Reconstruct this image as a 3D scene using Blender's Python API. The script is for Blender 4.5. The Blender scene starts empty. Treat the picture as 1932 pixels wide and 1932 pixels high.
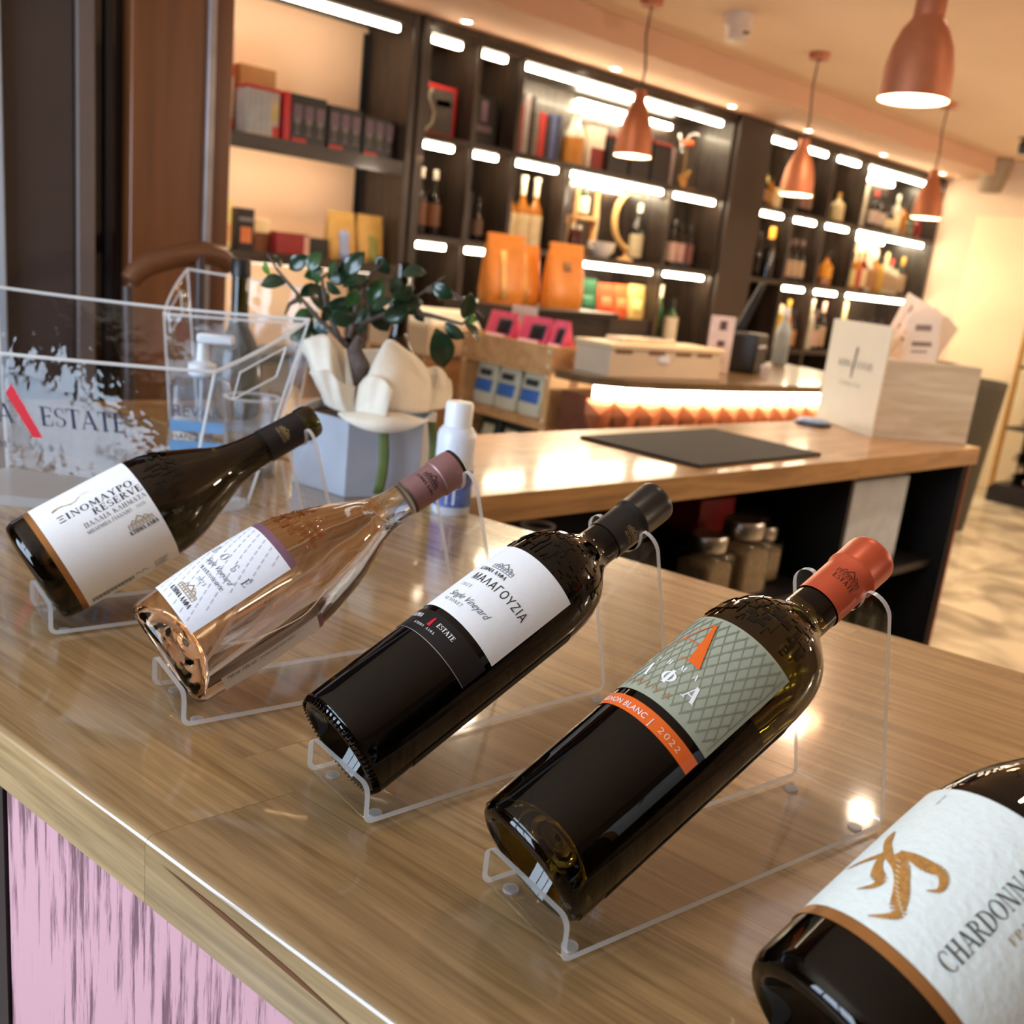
import bpy, bmesh, math, random
from mathutils import Matrix, Vector
from math import sin, cos, pi, radians as RAD
random.seed(7)
sc = bpy.context.scene
COL = sc.collection
# ------------------------------------------------------------------ camera
cam_d = bpy.data.cameras.new('camera'); cam = bpy.data.objects.new('camera', cam_d); COL.objects.link(cam)
CR, CU, CB = (0.74726683, -0.65601813, 0.10598351), (0.0860657, 0.25368783, 0.96344962), (-0.65892715, -0.7108324, 0.24603316)
cam.matrix_world = Matrix(((CR[0], CU[0], CB[0], 0), (CR[1], CU[1], CB[1], 0), (CR[2], CU[2], CB[2], 1.332), (0, 0, 0, 1)))
cam_d.sensor_width = 36; cam_d.lens = 36 * 1820 / 1932; cam_d.clip_start = .02
cam_d.dof.use_dof = True; cam_d.dof.focus_distance = .58; cam_d.dof.aperture_fstop = 9.0
sc.camera = cam
# ------------------------------------------------------------------ world, daylight, exposure
w = bpy.data.worlds.new('sky'); sc.world = w; w.use_nodes = True
bg = w.node_tree.nodes['Background']; bg.inputs[0].default_value = (.55, .72, 1, 1); bg.inputs[1].default_value = .6
vs = sc.view_settings; vs.view_transform = 'Standard'; vs.look = 'None'; vs.gamma = 1; vs.use_curve_mapping = False; vs.exposure = 1.25
sc.cycles.use_denoising = True
sc.cycles.max_bounces = 14; sc.cycles.transparent_max_bounces = 24; sc.cycles.transmission_bounces = 10
sc.cycles.sample_clamp_indirect = 6.0
def area(name, loc, rot, sx, sy, energy, color):
    l = bpy.data.lights.new(name, 'AREA'); l.shape = 'RECTANGLE'; l.size = sx; l.size_y = sy; l.energy = energy; l.color = color
    o = bpy.data.objects.new(name, l); COL.objects.link(o); o.location = loc; o.rotation_euler = rot; return o
# daylight arriving through the shop window (opening in wall_window, x = -1.9)
area('window_daylight', (-1.96, 1.15, 1.55), (0, RAD(-90), 0), 1.5, 2.2, 54, (.70, .84, 1))
# ------------------------------------------------------------------ helpers
def put(o, parent=None, **k):
    COL.objects.link(o)
    if parent is not None: o.parent = parent
    for a, b in k.items(): o[a] = b
    return o
def tag(o, label, cat, group=None):
    o['label'] = label; o['category'] = cat
    if group: o['group'] = group
    return o
def thing(name, label, cat, loc=(0, 0, 0), rz=0, group=None, mat=None):
    o = bpy.data.objects.new(name, None); o.empty_display_size = .02; COL.objects.link(o)
    if mat is not None: o.matrix_world = mat
    else: o.location = loc; o.rotation_euler = (0, 0, rz)
    return tag(o, label, cat, group)
class MB:
    def __init__(s): s.v = []; s.f = []; s.m = []
    def add(s, vs, fs, mi=0):
        o = len(s.v); s.v += [tuple(v) for v in vs]
        for f in fs: s.f.append([i + o for i in f]); s.m.append(mi)
        return s
    def box(s, x0, x1, y0, y1, z0, z1, rz=0, c=None, mi=0):
        vs = [(x, y, z) for z in (z0, z1) for y in (y0, y1) for x in (x0, x1)]
        if rz:
            cx, cy = c if c else ((x0 + x1) / 2, (y0 + y1) / 2); k, q = cos(rz), sin(rz)
            vs = [(cx + (x - cx) * k - (y - cy) * q, cy + (x - cx) * q + (y - cy) * k, z) for x, y, z in vs]
        return s.add(vs, [(0, 2, 3, 1), (4, 5, 7, 6), (0, 1, 5, 4), (2, 6, 7, 3), (0, 4, 6, 2), (1, 3, 7, 5)], mi)
    def hexa(s, b, t, mi=0):   # bottom quad, top quad (ccw seen from above)
        return s.add(list(b) + list(t), [(3, 2, 1, 0), (4, 5, 6, 7), (0, 1, 5, 4), (1, 2, 6, 5), (2, 3, 7, 6), (3, 0, 4, 7)], mi)
    def lathe(s, prof, n=24, cx=0, cy=0, z0=0, a0=0, a1=2 * pi, mi=0, sx=1, sy=1):
        full = abs(a1 - a0 - 2 * pi) < 1e-6; m = n if full else n + 1
        vs = []; fs = []
        for r, z in prof:
            for i in range(m):
                a = a0 + (a1 - a0) * i / n
                vs.append((cx + r * cos(a) * sx, cy + r * sin(a) * sy, z0 + z))
        for j in range(len(prof) - 1):
            for i in range(n):
                k = (i + 1) % m
                fs.append((j * m + i, j * m + k, (j + 1) * m + k, (j + 1) * m + i))
        return s.add(vs, fs, mi)
    def tube(s, pts, rad, n=8, cap=True, mi=0):
        pts = [Vector(p) for p in pts]; rr = rad if isinstance(rad, (list, tuple)) else [rad] * len(pts)
        up = Vector((0, 0, 1)); vs = []; fs = []; prev = None
        for i, p in enumerate(pts):
            t = (pts[min(i + 1, len(pts) - 1)] - pts[max(i - 1, 0)]).normalized()
            if prev is None:
                a = up if abs(t.z) < .9 else Vector((1, 0, 0)); u = t.cross(a).normalized()
            else:
                u = (prev - t * prev.dot(t)).normalized()
            prev = u; q = t.cross(u)
            for k in range(n):
                a = 2 * pi * k / n; vs.append(p + (u * cos(a) + q * sin(a)) * rr[i])
        for i in range(len(pts) - 1):
            for k in range(n):
                k2 = (k + 1) % n; fs.append((i * n + k, i * n + k2, (i + 1) * n + k2, (i + 1) * n + k))
        if cap: fs.append(tuple(range(n - 1, -1, -1))); fs.append(tuple((len(pts) - 1) * n + k for k in range(n)))
        return s.add(vs, fs, mi)
    def prism(s, poly, z0, z1, mi=0, f=None):    # poly ccw in xy ; f maps (x,y,z)
        n = len(poly); vs = [(x, y, z0) for x, y in poly] + [(x, y, z1) for x, y in poly]
        if f: vs = [f(*v) for v in vs]
        fs = [tuple(range(n - 1, -1, -1)), tuple(range(n, 2 * n))] + [(i, (i + 1) % n, n + (i + 1) % n, n + i) for i in range(n)]
        return s.add(vs, fs, mi)
    def grid(s, fn, nu, nv, mi=0):
        vs = [fn(i / nu, j / nv) for j in range(nv + 1) for i in range(nu + 1)]
        fs = [(j * (nu + 1) + i, j * (nu + 1) + i + 1, (j + 1) * (nu + 1) + i + 1, (j + 1) * (nu + 1) + i) for j in range(nv) for i in range(nu)]
        return s.add(vs, fs, mi)
    def build(s, name, mat, parent=None, smooth=40, bevel=0, solid=0, sub=0, **k):
        me = bpy.data.meshes.new(name); me.from_pydata(s.v, [], s.f); me.validate()
        bm = bmesh.new(); bm.from_mesh(me); bmesh.ops.recalc_face_normals(bm, faces=bm.faces)
        if bm.calc_volume(signed=True) < 0: bmesh.ops.reverse_faces(bm, faces=bm.faces)
        bm.to_mesh(me); bm.free()
        for m in (mat if isinstance(mat, (list, tuple)) else [mat]): me.materials.append(m)
        if len(me.polygons) == len(s.m): me.polygons.foreach_set('material_index', s.m)
        if smooth:
            me.polygons.foreach_set('use_smooth', [True] * len(me.polygons)); me.set_sharp_from_angle(angle=RAD(smooth))
        o = bpy.data.objects.new(name, me); put(o, parent, **k)
        if solid: md = o.modifiers.new('thickness', 'SOLIDIFY'); md.thickness = solid; md.offset = 0
        if sub: md = o.modifiers.new('subdivision', 'SUBSURF'); md.levels = md.render_levels = sub
        if bevel:
            md = o.modifiers.new('bevel', 'BEVEL'); md.width = bevel; md.segments = 2; md.limit_method = 'ANGLE'; md.angle_limit = RAD(40)
        return o
def struct(name, mb, mat, **k):
    o = mb.build(name, mat, None, **k); o['kind'] = 'structure'; return o
def clone(o, parent=None, **k):
    c = o.copy(); COL.objects.link(c)
    if parent is not None: c.parent = parent
    for ch in o.children: clone(ch, c)
    return c
# ------------------------------------------------------------------ materials
MATS = {}
def lin(c):
    return tuple((x / 12.92 if x <= .04045 else ((x + .055) / 1.055) ** 2.4) for x in (v / 255 for v in c))
def M(name, rgb, rough=.5, metal=0, var=.12, scale=20, stretch=(1, 1, 1), bump=0, coat=0, trans=0, ior=1.45, spec=.5, sheen=0, srgb=True, rand=0, detail=4, coords='Object'):
    if name in MATS: return MATS[name]
    m = bpy.data.materials.new(name); m.use_nodes = True; nt = m.node_tree; b = nt.nodes['Principled BSDF']; N = nt.nodes.new; L = nt.links.new
    c = lin(rgb) if srgb else rgb
    tc = N('ShaderNodeTexCoord'); mp = N('ShaderNodeMapping'); mp.inputs['Scale'].default_value = stretch
    nz = N('ShaderNodeTexNoise'); nz.inputs['Scale'].default_value = scale; nz.inputs['Detail'].default_value = detail
    rp = N('ShaderNodeValToRGB')
    rp.color_ramp.elements[0].position = .3; rp.color_ramp.elements[1].position = .7
    rp.color_ramp.elements[0].color = (*[max(0, x * (1 - var)) for x in c], 1); rp.color_ramp.elements[1].color = (*[min(1, x * (1 + var)) for x in c], 1)
    L(tc.outputs[coords], mp.inputs[0]); L(mp.outputs[0], nz.inputs['Vector']); L(nz.outputs[0], rp.inputs[0])
    out = rp.outputs[0]
    if rand:
        oi = N('ShaderNodeObjectInfo'); mr = N('ShaderNodeMapRange'); mr.inputs[3].default_value = 1 - rand; mr.inputs[4].default_value = 1 + rand
        hs = N('ShaderNodeHueSaturation'); L(oi.outputs['Random'], mr.inputs[0]); L(mr.outputs[0], hs.inputs['Value']); L(out, hs.inputs['Color']); out = hs.outputs[0]
        ad = N('ShaderNodeVectorMath'); ad.operation = 'ADD'; sc_ = N('ShaderNodeVectorMath'); sc_.operation = 'SCALE'; sc_.inputs[0].default_value = (7, 5, 3)
        L(oi.outputs['Random'], sc_.inputs['Scale']); L(tc.outputs[coords], ad.inputs[0]); L(sc_.outputs[0], ad.inputs[1]); L(ad.outputs[0], mp.inputs[0])
    L(out, b.inputs['Base Color'])
    b.inputs['Roughness'].default_value = rough; b.inputs['Metallic'].default_value = metal; b.inputs['IOR'].default_value = ior
    b.inputs['Coat Weight'].default_value = coat; b.inputs['Coat Roughness'].default_value = .04; b.inputs['Transmission Weight'].default_value = trans
    b.inputs['Specular IOR Level'].default_value = spec; b.inputs['Sheen Weight'].default_value = sheen
    if bump:
        bp = N('ShaderNodeBump'); bp.inputs['Strength'].default_value = bump; bp.inputs['Distance'].default_value = .002; L(nz.outputs[0], bp.inputs['Height']); L(bp.outputs[0], b.inputs['Normal'])
    MATS[name] = m; return m
def EM(name, color, strength):
    if name in MATS: return MATS[name]
    m = bpy.data.materials.new(name); m.use_nodes = True; nt = m.node_tree; nt.nodes.clear()
    e = nt.nodes.new('ShaderNodeEmission'); o = nt.nodes.new('ShaderNodeOutputMaterial'); e.inputs[0].default_value = (*color, 1); e.inputs[1].default_value = strength
    nt.links.new(e.outputs[0], o.inputs[0]); MATS[name] = m; return m
def CLEAR(name, tint=(.97, .98, .99), rough=.02, ior=1.49, white=0.0, wavy=0):
    """thin clear sheet: transparent with Fresnel gloss; white adds milky scatter (cut edges)"""
    if name in MATS: return MATS[name]
    m = bpy.data.materials.new(name); m.use_nodes = True; nt = m.node_tree; nt.nodes.clear(); N = nt.nodes.new; L = nt.links.new
    o = N('ShaderNodeOutputMaterial'); t = N('ShaderNodeBsdfTransparent'); t.inputs[0].default_value = (*tint, 1)
    g = N('ShaderNodeBsdfGlossy'); g.inputs['Roughness'].default_value = rough
    fr = N('ShaderNodeLayerWeight'); fr.inputs[0].default_value = .5; pw = N('ShaderNodeMath'); pw.operation = 'POWER'; pw.inputs[1].default_value = 4.0; L(fr.outputs['Facing'], pw.inputs[0])
    ma = N('ShaderNodeMath'); ma.operation = 'MULTIPLY_ADD'; ma.inputs[1].default_value = .8; ma.inputs[2].default_value = ((ior - 1) / (ior + 1)) ** 2 * 1.15; L(pw.outputs[0], ma.inputs[0]); mx = N('ShaderNodeMixShader'); L(ma.outputs[0], mx.inputs[0]); L(t.outputs[0], mx.inputs[1]); L(g.outputs[0], mx.inputs[2])
    last = mx.outputs[0]
    if wavy:
        tc = N('ShaderNodeTexCoord'); nz = N('ShaderNodeTexNoise'); nz.inputs['Scale'].default_value = wavy; bp = N('ShaderNodeBump'); bp.inputs['Strength'].default_value = .35; bp.inputs['Distance'].default_value = .003
        L(tc.outputs['Object'], nz.inputs['Vector']); L(nz.outputs[0], bp.inputs['Height']); L(bp.outputs[0], g.inputs['Normal']); L(bp.outputs[0], fr.inputs['Normal'])
    if white:
        d = N('ShaderNodeBsdfDiffuse'); d.inputs[0].default_value = (.9, .93, .95, 1); tl = N('ShaderNodeBsdfTranslucent'); tl.inputs[0].default_value = (.9, .93, .95, 1)
        ad = N('ShaderNodeMixShader'); L(d.outputs[0], ad.inputs[1]); L(tl.outputs[0], ad.inputs[2])
        m2 = N('ShaderNodeMixShader'); m2.inputs[0].default_value = white; L(last, m2.inputs[1]); L(ad.outputs[0], m2.inputs[2]); last = m2.outputs[0]
    L(last, o.inputs[0]); MATS[name] = m; return m
def WOOD(name, c0, c1, scale=3, stretch=(1, 12, 12), rough=.3, coat=0, rand=.12, bump=.05, distort=1.5, streak=.5):
    """long grain along local/object x"""
    if name in MATS: return MATS[name]
    m = bpy.data.materials.new(name); m.use_nodes = True; nt = m.node_tree; b = nt.nodes['Principled BSDF']; N = nt.nodes.new; L = nt.links.new
    tc = N('ShaderNodeTexCoord'); oi = N('ShaderNodeObjectInfo'); sv = N('ShaderNodeVectorMath'); sv.operation = 'SCALE'; sv.inputs[0].default_value = (9, 4, 6)
    ad = N('ShaderNodeVectorMath'); ad.operation = 'ADD'; L(oi.outputs['Random'], sv.inputs['Scale']); L(tc.outputs['Object'], ad.inputs[0]); L(sv.outputs[0], ad.inputs[1])
    mp = N('ShaderNodeMapping'); mp.inputs['Scale'].default_value = stretch; L(ad.outputs[0], mp.inputs[0])
    n1 = N('ShaderNodeTexNoise'); n1.inputs['Scale'].default_value = scale; n1.inputs['Detail'].default_value = 8; n1.inputs['Distortion'].default_value = distort
    n2 = N('ShaderNodeTexNoise'); n2.inputs['Scale'].default_value = scale * 7; n2.inputs['Detail'].default_value = 4
    L(mp.outputs[0], n1.inputs['Vector']); L(mp.outputs[0], n2.inputs['Vector'])
    mm = N('ShaderNodeMix'); mm.data_type = 'FLOAT'; mm.inputs[0].default_value = streak * .5; L(n1.outputs[0], mm.inputs[2]); L(n2.outputs[0], mm.inputs[3])
    rp = N('ShaderNodeValToRGB'); rp.color_ramp.elements[0].position = .36; rp.color_ramp.elements[1].position = .62
    rp.color_ramp.elements[0].color = (*lin(c0), 1); rp.color_ramp.elements[1].color = (*lin(c1), 1); L(mm.outputs[0], rp.inputs[0])
    hs = N('ShaderNodeHueSaturation'); mr = N('ShaderNodeMapRange'); mr.inputs[3].default_value = 1 - rand; mr.inputs[4].default_value = 1 + rand
    L(oi.outputs['Random'], mr.inputs[0]); L(mr.outputs[0], hs.inputs['Value']); L(rp.outputs[0], hs.inputs['Color']); L(hs.outputs[0], b.inputs['Base Color'])
    b.inputs['Roughness'].default_value = rough; b.inputs['Coat Weight'].default_value = coat; b.inputs['Coat Roughness'].default_value = .07
    if bump:
        bp = N('ShaderNodeBump'); bp.inputs['Strength'].default_value = bump; bp.inputs['Distance'].default_value = .002; L(mm.outputs[0], bp.inputs['Height']); L(bp.outputs[0], b.inputs['Normal'])
    MATS[name] = m; return m
oak = WOOD('varnished_oak', (126, 100, 65), (168, 139, 97), scale=3.0, stretch=(1.0, 22, 22), rough=.26, coat=.8, rand=.09, bump=.03)
oak_isl = WOOD('varnished_oak_island', (140, 100, 56), (180, 136, 82), scale=2.2, stretch=(1.2, 12, 12), rough=.28, coat=.5, rand=.06, bump=.02)
darkwood = WOOD('dark_stained_shelving', (26, 20, 17), (64, 50, 41), scale=2.5, stretch=(9, 9, .9), rough=.36, coat=.15, rand=.05)
darkshelf = WOOD('dark_stained_shelf', (28, 22, 18), (54, 43, 36), scale=2.5, stretch=(1, 9, 9), rough=.36, coat=.15, rand=.05)
plaster_c = M('ceiling_paint', (226, 198, 170), .85, var=.02, scale=3)
plaster_w = M('cream_wall_paint', (226, 200, 176), .85, var=.02, scale=3)
plaster_dk = M('taupe_wall_paint', (120, 105, 92), .85, var=.03, scale=3)
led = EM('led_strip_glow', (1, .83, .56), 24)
led_soft = EM('soft_led_glow', (1, .84, .62), 9)
led_bar = EM('bar_led_glow', (1, .86, .66), 9)
white_paper = M('white_label_paper', (236, 238, 240), .55, var=.015, scale=300, bump=.05)
ink_black = M('black_ink', (26, 25, 28), .5, var=.05)
ink_navy = M('navy_ink', (42, 46, 72), .5, var=.05)
ink_grey = M('grey_ink', (112, 112, 120), .5, var=.05)
ink_red = M('red_ink', (205, 32, 48), .45, var=.05)
ink_orange = M('orange_foil', (226, 100, 34), .3, var=.06)
ink_white = M('white_ink', (236, 238, 238), .5, var=.02)
gold = M('gold_foil', (176, 122, 70), .35, metal=.6, var=.1)
ink_gold = M('gold_ink', (168, 140, 92), .45, var=.1)
acr = CLEAR('clear_acrylic', rough=.015)
acr_edge = CLEAR('acrylic_cut_edge', rough=.1, white=.72)
black_pl = M('black_plastic', (22, 22, 24), .4, var=.08)
white_pl = M('white_plastic', (226, 230, 236), .35, var=.02)
steel = M('brushed_steel', (190, 188, 184), .28, metal=1, var=.06)
# ------------------------------------------------------------------ lettering (stroke-built serif capitals + built-in sans)
def _L(x0, y0, x1, y1, w):
    dx, dy = x1 - x0, y1 - y0; l = math.hypot(dx, dy) or 1; nx, ny = -dy / l * w / 2, dx / l * w / 2
    return [[(x0 + nx, y0 + ny), (x1 + nx, y1 + ny), (x1 - nx, y1 - ny), (x0 - nx, y0 - ny)]]
def _D(x0, y0, x1, y1, w):   # diagonal cut flat at top and bottom
    return [[(x0 - w / 2, y0), (x0 + w / 2, y0), (x1 + w / 2, y1), (x1 - w / 2, y1)]]
def _A(cx, cy, rx, ry, a0, a1, wt, wn, n=14):
    q = []
    for i in range(n):
        pts = []
        for a in (a0 + (a1 - a0) * i / n, a0 + (a1 - a0) * (i + 1) / n):
            r = RAD(a); w_ = wn + (wt - wn) * abs(cos(r)) ** 1.3
            pts.append(((cx + (rx - w_ / 2) * cos(r), cy + (ry - wn / 2) * sin(r)), (cx + (rx + w_ / 2) * cos(r), cy + (ry + wn / 2) * sin(r))))
        q.append([pts[0][0], pts[0][1], pts[1][1], pts[1][0]])
    return q
def glyph(ch, T=.16, t=.055):
    S = lambda x, y, w=.30: _L(x - w / 2, y + (.02 if y < .5 else -.02), x + w / 2, y + (.02 if y < .5 else -.02), .045)
    stem = lambda x, w=T: _L(x, 0, x, 1, w) + S(x, 0) + S(x, 1)
    bar = lambda x0, x1, y: _L(x0, y, x1, y, t)
    tick = lambda x, y0, y1: _L(x, y0, x, y1, .05)
    lam = lambda: _D(.08, 0, .38, 1, t) + _D(.70, 0, .38, 1, T) + S(.08, 0, .24) + S(.70, 0, .30)
    E = lambda: stem(.16) + bar(.16, .56, .97) + bar(.16, .46, .52) + bar(.16, .58, .03) + tick(.56, .76, .99) + tick(.46, .42, .62) + tick(.59, .01, .26)
    G = {
        'A': lambda: (lam() + bar(.2, .58, .34), .82), 'Λ': lambda: (lam(), .82), 'Δ': lambda: (lam() + bar(.08, .7, .03), .82),
        'E': lambda: (E(), .68), 'É': lambda: (E() + _L(.32, 1.08, .5, 1.25, .08), .68),
        'H': lambda: (stem(.16) + stem(.66) + bar(.16, .66, .52), .86), 'I': lambda: (stem(.18), .38),
        'K': lambda: (stem(.16) + _D(.2, .42, .62, 1, t) + _D(.72, 0, .34, .6, T) + S(.72, 0) + S(.62, 1, .22), .86),
        'L': lambda: (stem(.16) + bar(.16, .56, .03) + tick(.57, .01, .28), .66), 'T': lambda: (stem(.36)[:-1] + bar(.04, .68, .97) + tick(.05, .76, .99) + tick(.67, .76, .99), .74),
        'M': lambda: (_L(.14, 0, .14, 1, t) + _D(.5, .1, .16, 1, T) + _D(.5, .1, .82, 1, t) + _L(.86, 0, .86, 1, T) + S(.14, 0, .24) + S(.86, 0), 1.04),
        'N': lambda: (_L(.14, 0, .14, 1, t) + _D(.7, 0, .16, 1, T) + _L(.72, 0, .72, 1, t) + S(.14, 0, .24) + S(.72, 1, .24) + S(.1, 1, .16), .88),
        'O': lambda: (_A(.42, .5, .34, .48, 0, 360, T, t, 24), .86), 'Φ': lambda: (_A(.44, .5, .36, .34, 0, 360, T, t, 24) + stem(.44), .9),
        'C': lambda: (_A(.42, .5, .34, .48, 50, 310, T, t, 20) + tick(.64, .68, .92), .76), 'G': lambda: (_A(.42, .5, .34, .48, 50, 310, T, t, 20) + tick(.64, .68, .92) + _L(.66, .08, .66, .42, T * .8) + S(.66, .42), .84),
        'D': lambda: (stem(.16) + _A(.3, .5, .40, .475, -90, 90, T, t, 16) + bar(.16, .32, .975) + bar(.16, .32, .025), .82),
        'P': lambda: (stem(.16) + _A(.32, .735, .24, .24, -90, 90, T, t, 12) + bar(.16, .33, .975) + bar(.16, .33, .495), .64),
        'R': lambda: (stem(.16) + _A(.32, .755, .23, .22, -90, 90, T, t, 12) + bar(.16, .33, .975) + bar(.16, .33, .535) + _D(.68, 0, .36, .54, T * .9) + S(.7, 0, .22), .78),
        'B': lambda: (stem(.16) + _A(.32, .765, .2, .21, -90, 90, T, t, 12) + _A(.32, .275, .25, .25, -90, 90, T, t, 12) + bar(.16, .33, .975) + bar(.16, .33, .03), .68),
        'S': lambda: (_A(.3, .74, .2, .235, 40, 270, T * .7, t, 12) + _A(.3, .26, .22, .235, -140, 90, T * .8, t, 12) + tick(.48, .74, .92) + tick(.1, .06, .26), .6),
        'V': lambda: (_D(.38, 0, .1, 1, T) + _D(.38, 0, .68, 1, t) + S(.1, 1) + S(.68, 1, .22), .76), 'Y': lambda: (_L(.38, 0, .38, .45, T) + _D(.38, .42, .1, 1, T) + _D(.38, .42, .66, 1, t) + S(.38, 0) + S(.1, 1) + S(.66, 1, .22), .76),
        'U': lambda: (_L(.16, .3, .16, 1, T) + _L(.66, .3, .66, 1, t) + _A(.41, .3, .25, .28, 180, 360, T * .8, t, 12) + S(.16, 1) + S(.66, 1, .22), .84),
        'X': lambda: (_D(.68, 0, .1, 1, T) + _D(.1, 0, .66, 1, t) + S(.1, 0, .22) + S(.68, 0) + S(.1, 1) + S(.66, 1, .22), .78), 'Z': lambda: (_D(.1, .03, .58, .97, T * .8) + bar(.06, .64, .03) + bar(.06, .62, .97), .7),
        'Γ': lambda: (stem(.16) + bar(.16, .56, .97) + tick(.57, .74, .99), .62), 'Π': lambda: (stem(.16) + stem(.66) + bar(.16, .66, .97), .86),
        'Ξ': lambda: (_L(.06, .95, .66, .95, .1) + _L(.14, .5, .58, .5, .1) + _L(.06, .05, .66, .05, .1) + tick(.07, .82, 1) + tick(.65, .82, 1) + tick(.07, 0, .18) + tick(.65, 0, .18), .76),
        'Σ': lambda: (_L(.06, .97, .62, .97, t) + _D(.4, .5, .1, .97, T) + _D(.1, .03, .4, .5, t) + _L(.06, .03, .64, .03, t) + tick(.63, 0, .2) + tick(.61, .8, 1), .72),
        '0': lambda: (_A(.28, .42, .22, .4, 0, 360, T * .7, t, 18), .58), '2': lambda: (_A(.28, .6, .2, .2, -30, 170, T * .7, t, 10) + _D(.12, .05, .42, .5, t * 1.4) + bar(.08, .5, .05), .58),
        '3': lambda: (_A(.27, .62, .18, .18, -80, 150, T * .7, t, 10) + _A(.27, .22, .2, .22, -150, 90, T * .7, t, 10), .56), ' ': lambda: ([], .34), '.': lambda: (_L(.1, .05, .2, .05, .1), .3), '1': lambda: (_L(.25, .02, .25, .82, T * .7) + bar(.12, .38, .03), .5),
    }
    return G.get(ch, lambda: ([], .5))()
LATIN = {'Α': 'A', 'Β': 'B', 'Ε': 'E', 'Ζ': 'Z', 'Η': 'H', 'Ι': 'I', 'Κ': 'K', 'Μ': 'M', 'Ν': 'N', 'Ο': 'O', 'Ρ': 'P', 'Τ': 'T', 'Υ': 'Y', 'Χ': 'X'}
def serif(text, h, sp=.06, bold=1.0):
    """list of polygons, width; cap height h, baseline 0, starting x=0"""
    x = 0; out = []
    for ch in text:
        ps, adv = glyph(LATIN.get(ch, ch), .16 * bold, .055 * bold)
        out += [[((px + x) * h, py * h) for px, py in p] for p in ps]; x += adv + sp
    return out, (x - sp) * h
_fc = {}
def sans(text, h, shear=0, space=1.0):
    """triangulated built-in sans text as polygons, cap height h"""
    cu = bpy.data.curves.new('lettering_tmp', 'FONT'); cu.body = text; cu.size = h / .72; cu.shear = shear; cu.space_character = space; cu.resolution_u = 3
    ob = bpy.data.objects.new('lettering_tmp', cu); COL.objects.link(ob)
    dg = bpy.context.evaluated_depsgraph_get(); ev = ob.evaluated_get(dg); me = ev.to_mesh()
    vs = [(v.co.x, v.co.y) for v in me.vertices]; ps = [[vs[i] for i in p.vertices] for p in me.polygons]; ev.to_mesh_clear()
    bpy.data.objects.remove(ob); bpy.data.curves.remove(cu)
    return ps, max([x for x, y in vs] or [0])
def house(h):
    """small drawing of a building with a pediment and arches, width about 2.4 h"""
    o = []; w = 2.4
    for x in (.0, .35, .7, 1.05, 1.35, 1.7, 2.05, 2.4): o += _L(x, 0, x, .42, .05)
    o += _L(0, .44, 2.4, .44, .06) + _L(0, .02, 2.4, .02, .05) + _L(.0, .30, 2.4, .30, .03)
    for cx, r, y in ((.6, .2, .46), (1.2, .32, .5), (1.8, .2, .46)): o += _A(cx, y, r, r * 1.1, 0, 180, .06, .06, 10)
    o += _L(.85, .5, 1.2, .98, .05) + _L(1.2, .98, 1.55, .5, .05) + _L(.35, .46, .6, .74, .05) + _L(.6, .74, .85, .5, .05) + _L(1.55, .5, 1.8, .74, .05) + _L(1.8, .74, 2.1, .46, .05)
    for x in (.17, .52, .88, 1.2, 1.52, 1.87, 2.22): o += _A(x, .18, .1, .1, 0, 180, .035, .035, 6)
    return [[(x * h, y * h) for x, y in p] for p in o], w * h
def polys_to_mb(polys, fn, step=0):
    mb = MB()
    for p in polys:
        if step and len(p) == 4:
            d = lambda a, b: math.hypot(a[0] - b[0], a[1] - b[1])
            nu = max(1, math.ceil(max(d(p[0], p[1]), d(p[3], p[2])) / step)); nv = max(1, math.ceil(max(d(p[0], p[3]), d(p[1], p[2])) / step))
            if nu * nv > 1:
                g = lambda u, v: fn(*[(p[0][k] * (1 - u) + p[1][k] * u) * (1 - v) + (p[3][k] * (1 - u) + p[2][k] * u) * v for k in (0, 1)]); mb.grid(g, nu, nv); continue
        mb.add([fn(x, y) for x, y in p], [tuple(range(len(p)))])
    return mb
def shift(polys, dx, dy, sx=1): return [[(x * sx + dx, y + dy) for x, y in p] for p in polys]
def flat_text(name, polys, mat, parent, o, ux, uy, off=.0004):
    """lay polygons on a plane: origin o, unit vectors ux, uy"""
    o, ux, uy = Vector(o), Vector(ux).normalized(), Vector(uy).normalized(); n = ux.cross(uy)
    return polys_to_mb(polys, lambda x, y: o + ux * x + uy * y + n * off).build(name, mat, parent, smooth=0)
# ================================================================== SETTING
X0, X1, Y0, Y1, ZC = -1.9, 7.97, -2.8, 4.30, 2.50
def MARBLE():
    m = bpy.data.materials.new('marble_floor'); m.use_nodes = True; nt = m.node_tree; b = nt.nodes['Principled BSDF']; N = nt.nodes.new; L = nt.links.new
    tc = N('ShaderNodeTexCoord'); n1 = N('ShaderNodeTexNoise'); n1.inputs['Scale'].default_value = 2.2; n1.inputs['Detail'].default_value = 8; n1.inputs['Distortion'].default_value = .9
    rp = N('ShaderNodeValToRGB'); e = rp.color_ramp.elements; e[0].position = .40; e[0].color = (*lin((150, 138, 118)), 1); e[1].position = .56; e[1].color = (*lin((204, 192, 168)), 1)
    L(tc.outputs['Object'], n1.inputs['Vector']); L(n1.outputs[0], rp.inputs[0]); L(rp.outputs[0], b.inputs['Base Color']); b.inputs['Roughness'].default_value = .22; return m
marble = MARBLE()
fl = bpy.data.objects.new('floor', None); COL.objects.link(fl); fl['kind'] = 'structure'
tile = MB().box(-.398, .398, -.398, .398, -.02, 0).build('tile', marble, fl, smooth=0); first = True
for i in range(13):
    for j in range(9):
        t = tile if first else tile.copy()
        if not first: COL.objects.link(t); t.parent = fl
        first = False; t.location = (X0 + .4 + i * .8, Y0 + .4 + j * .8, 0)
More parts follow.
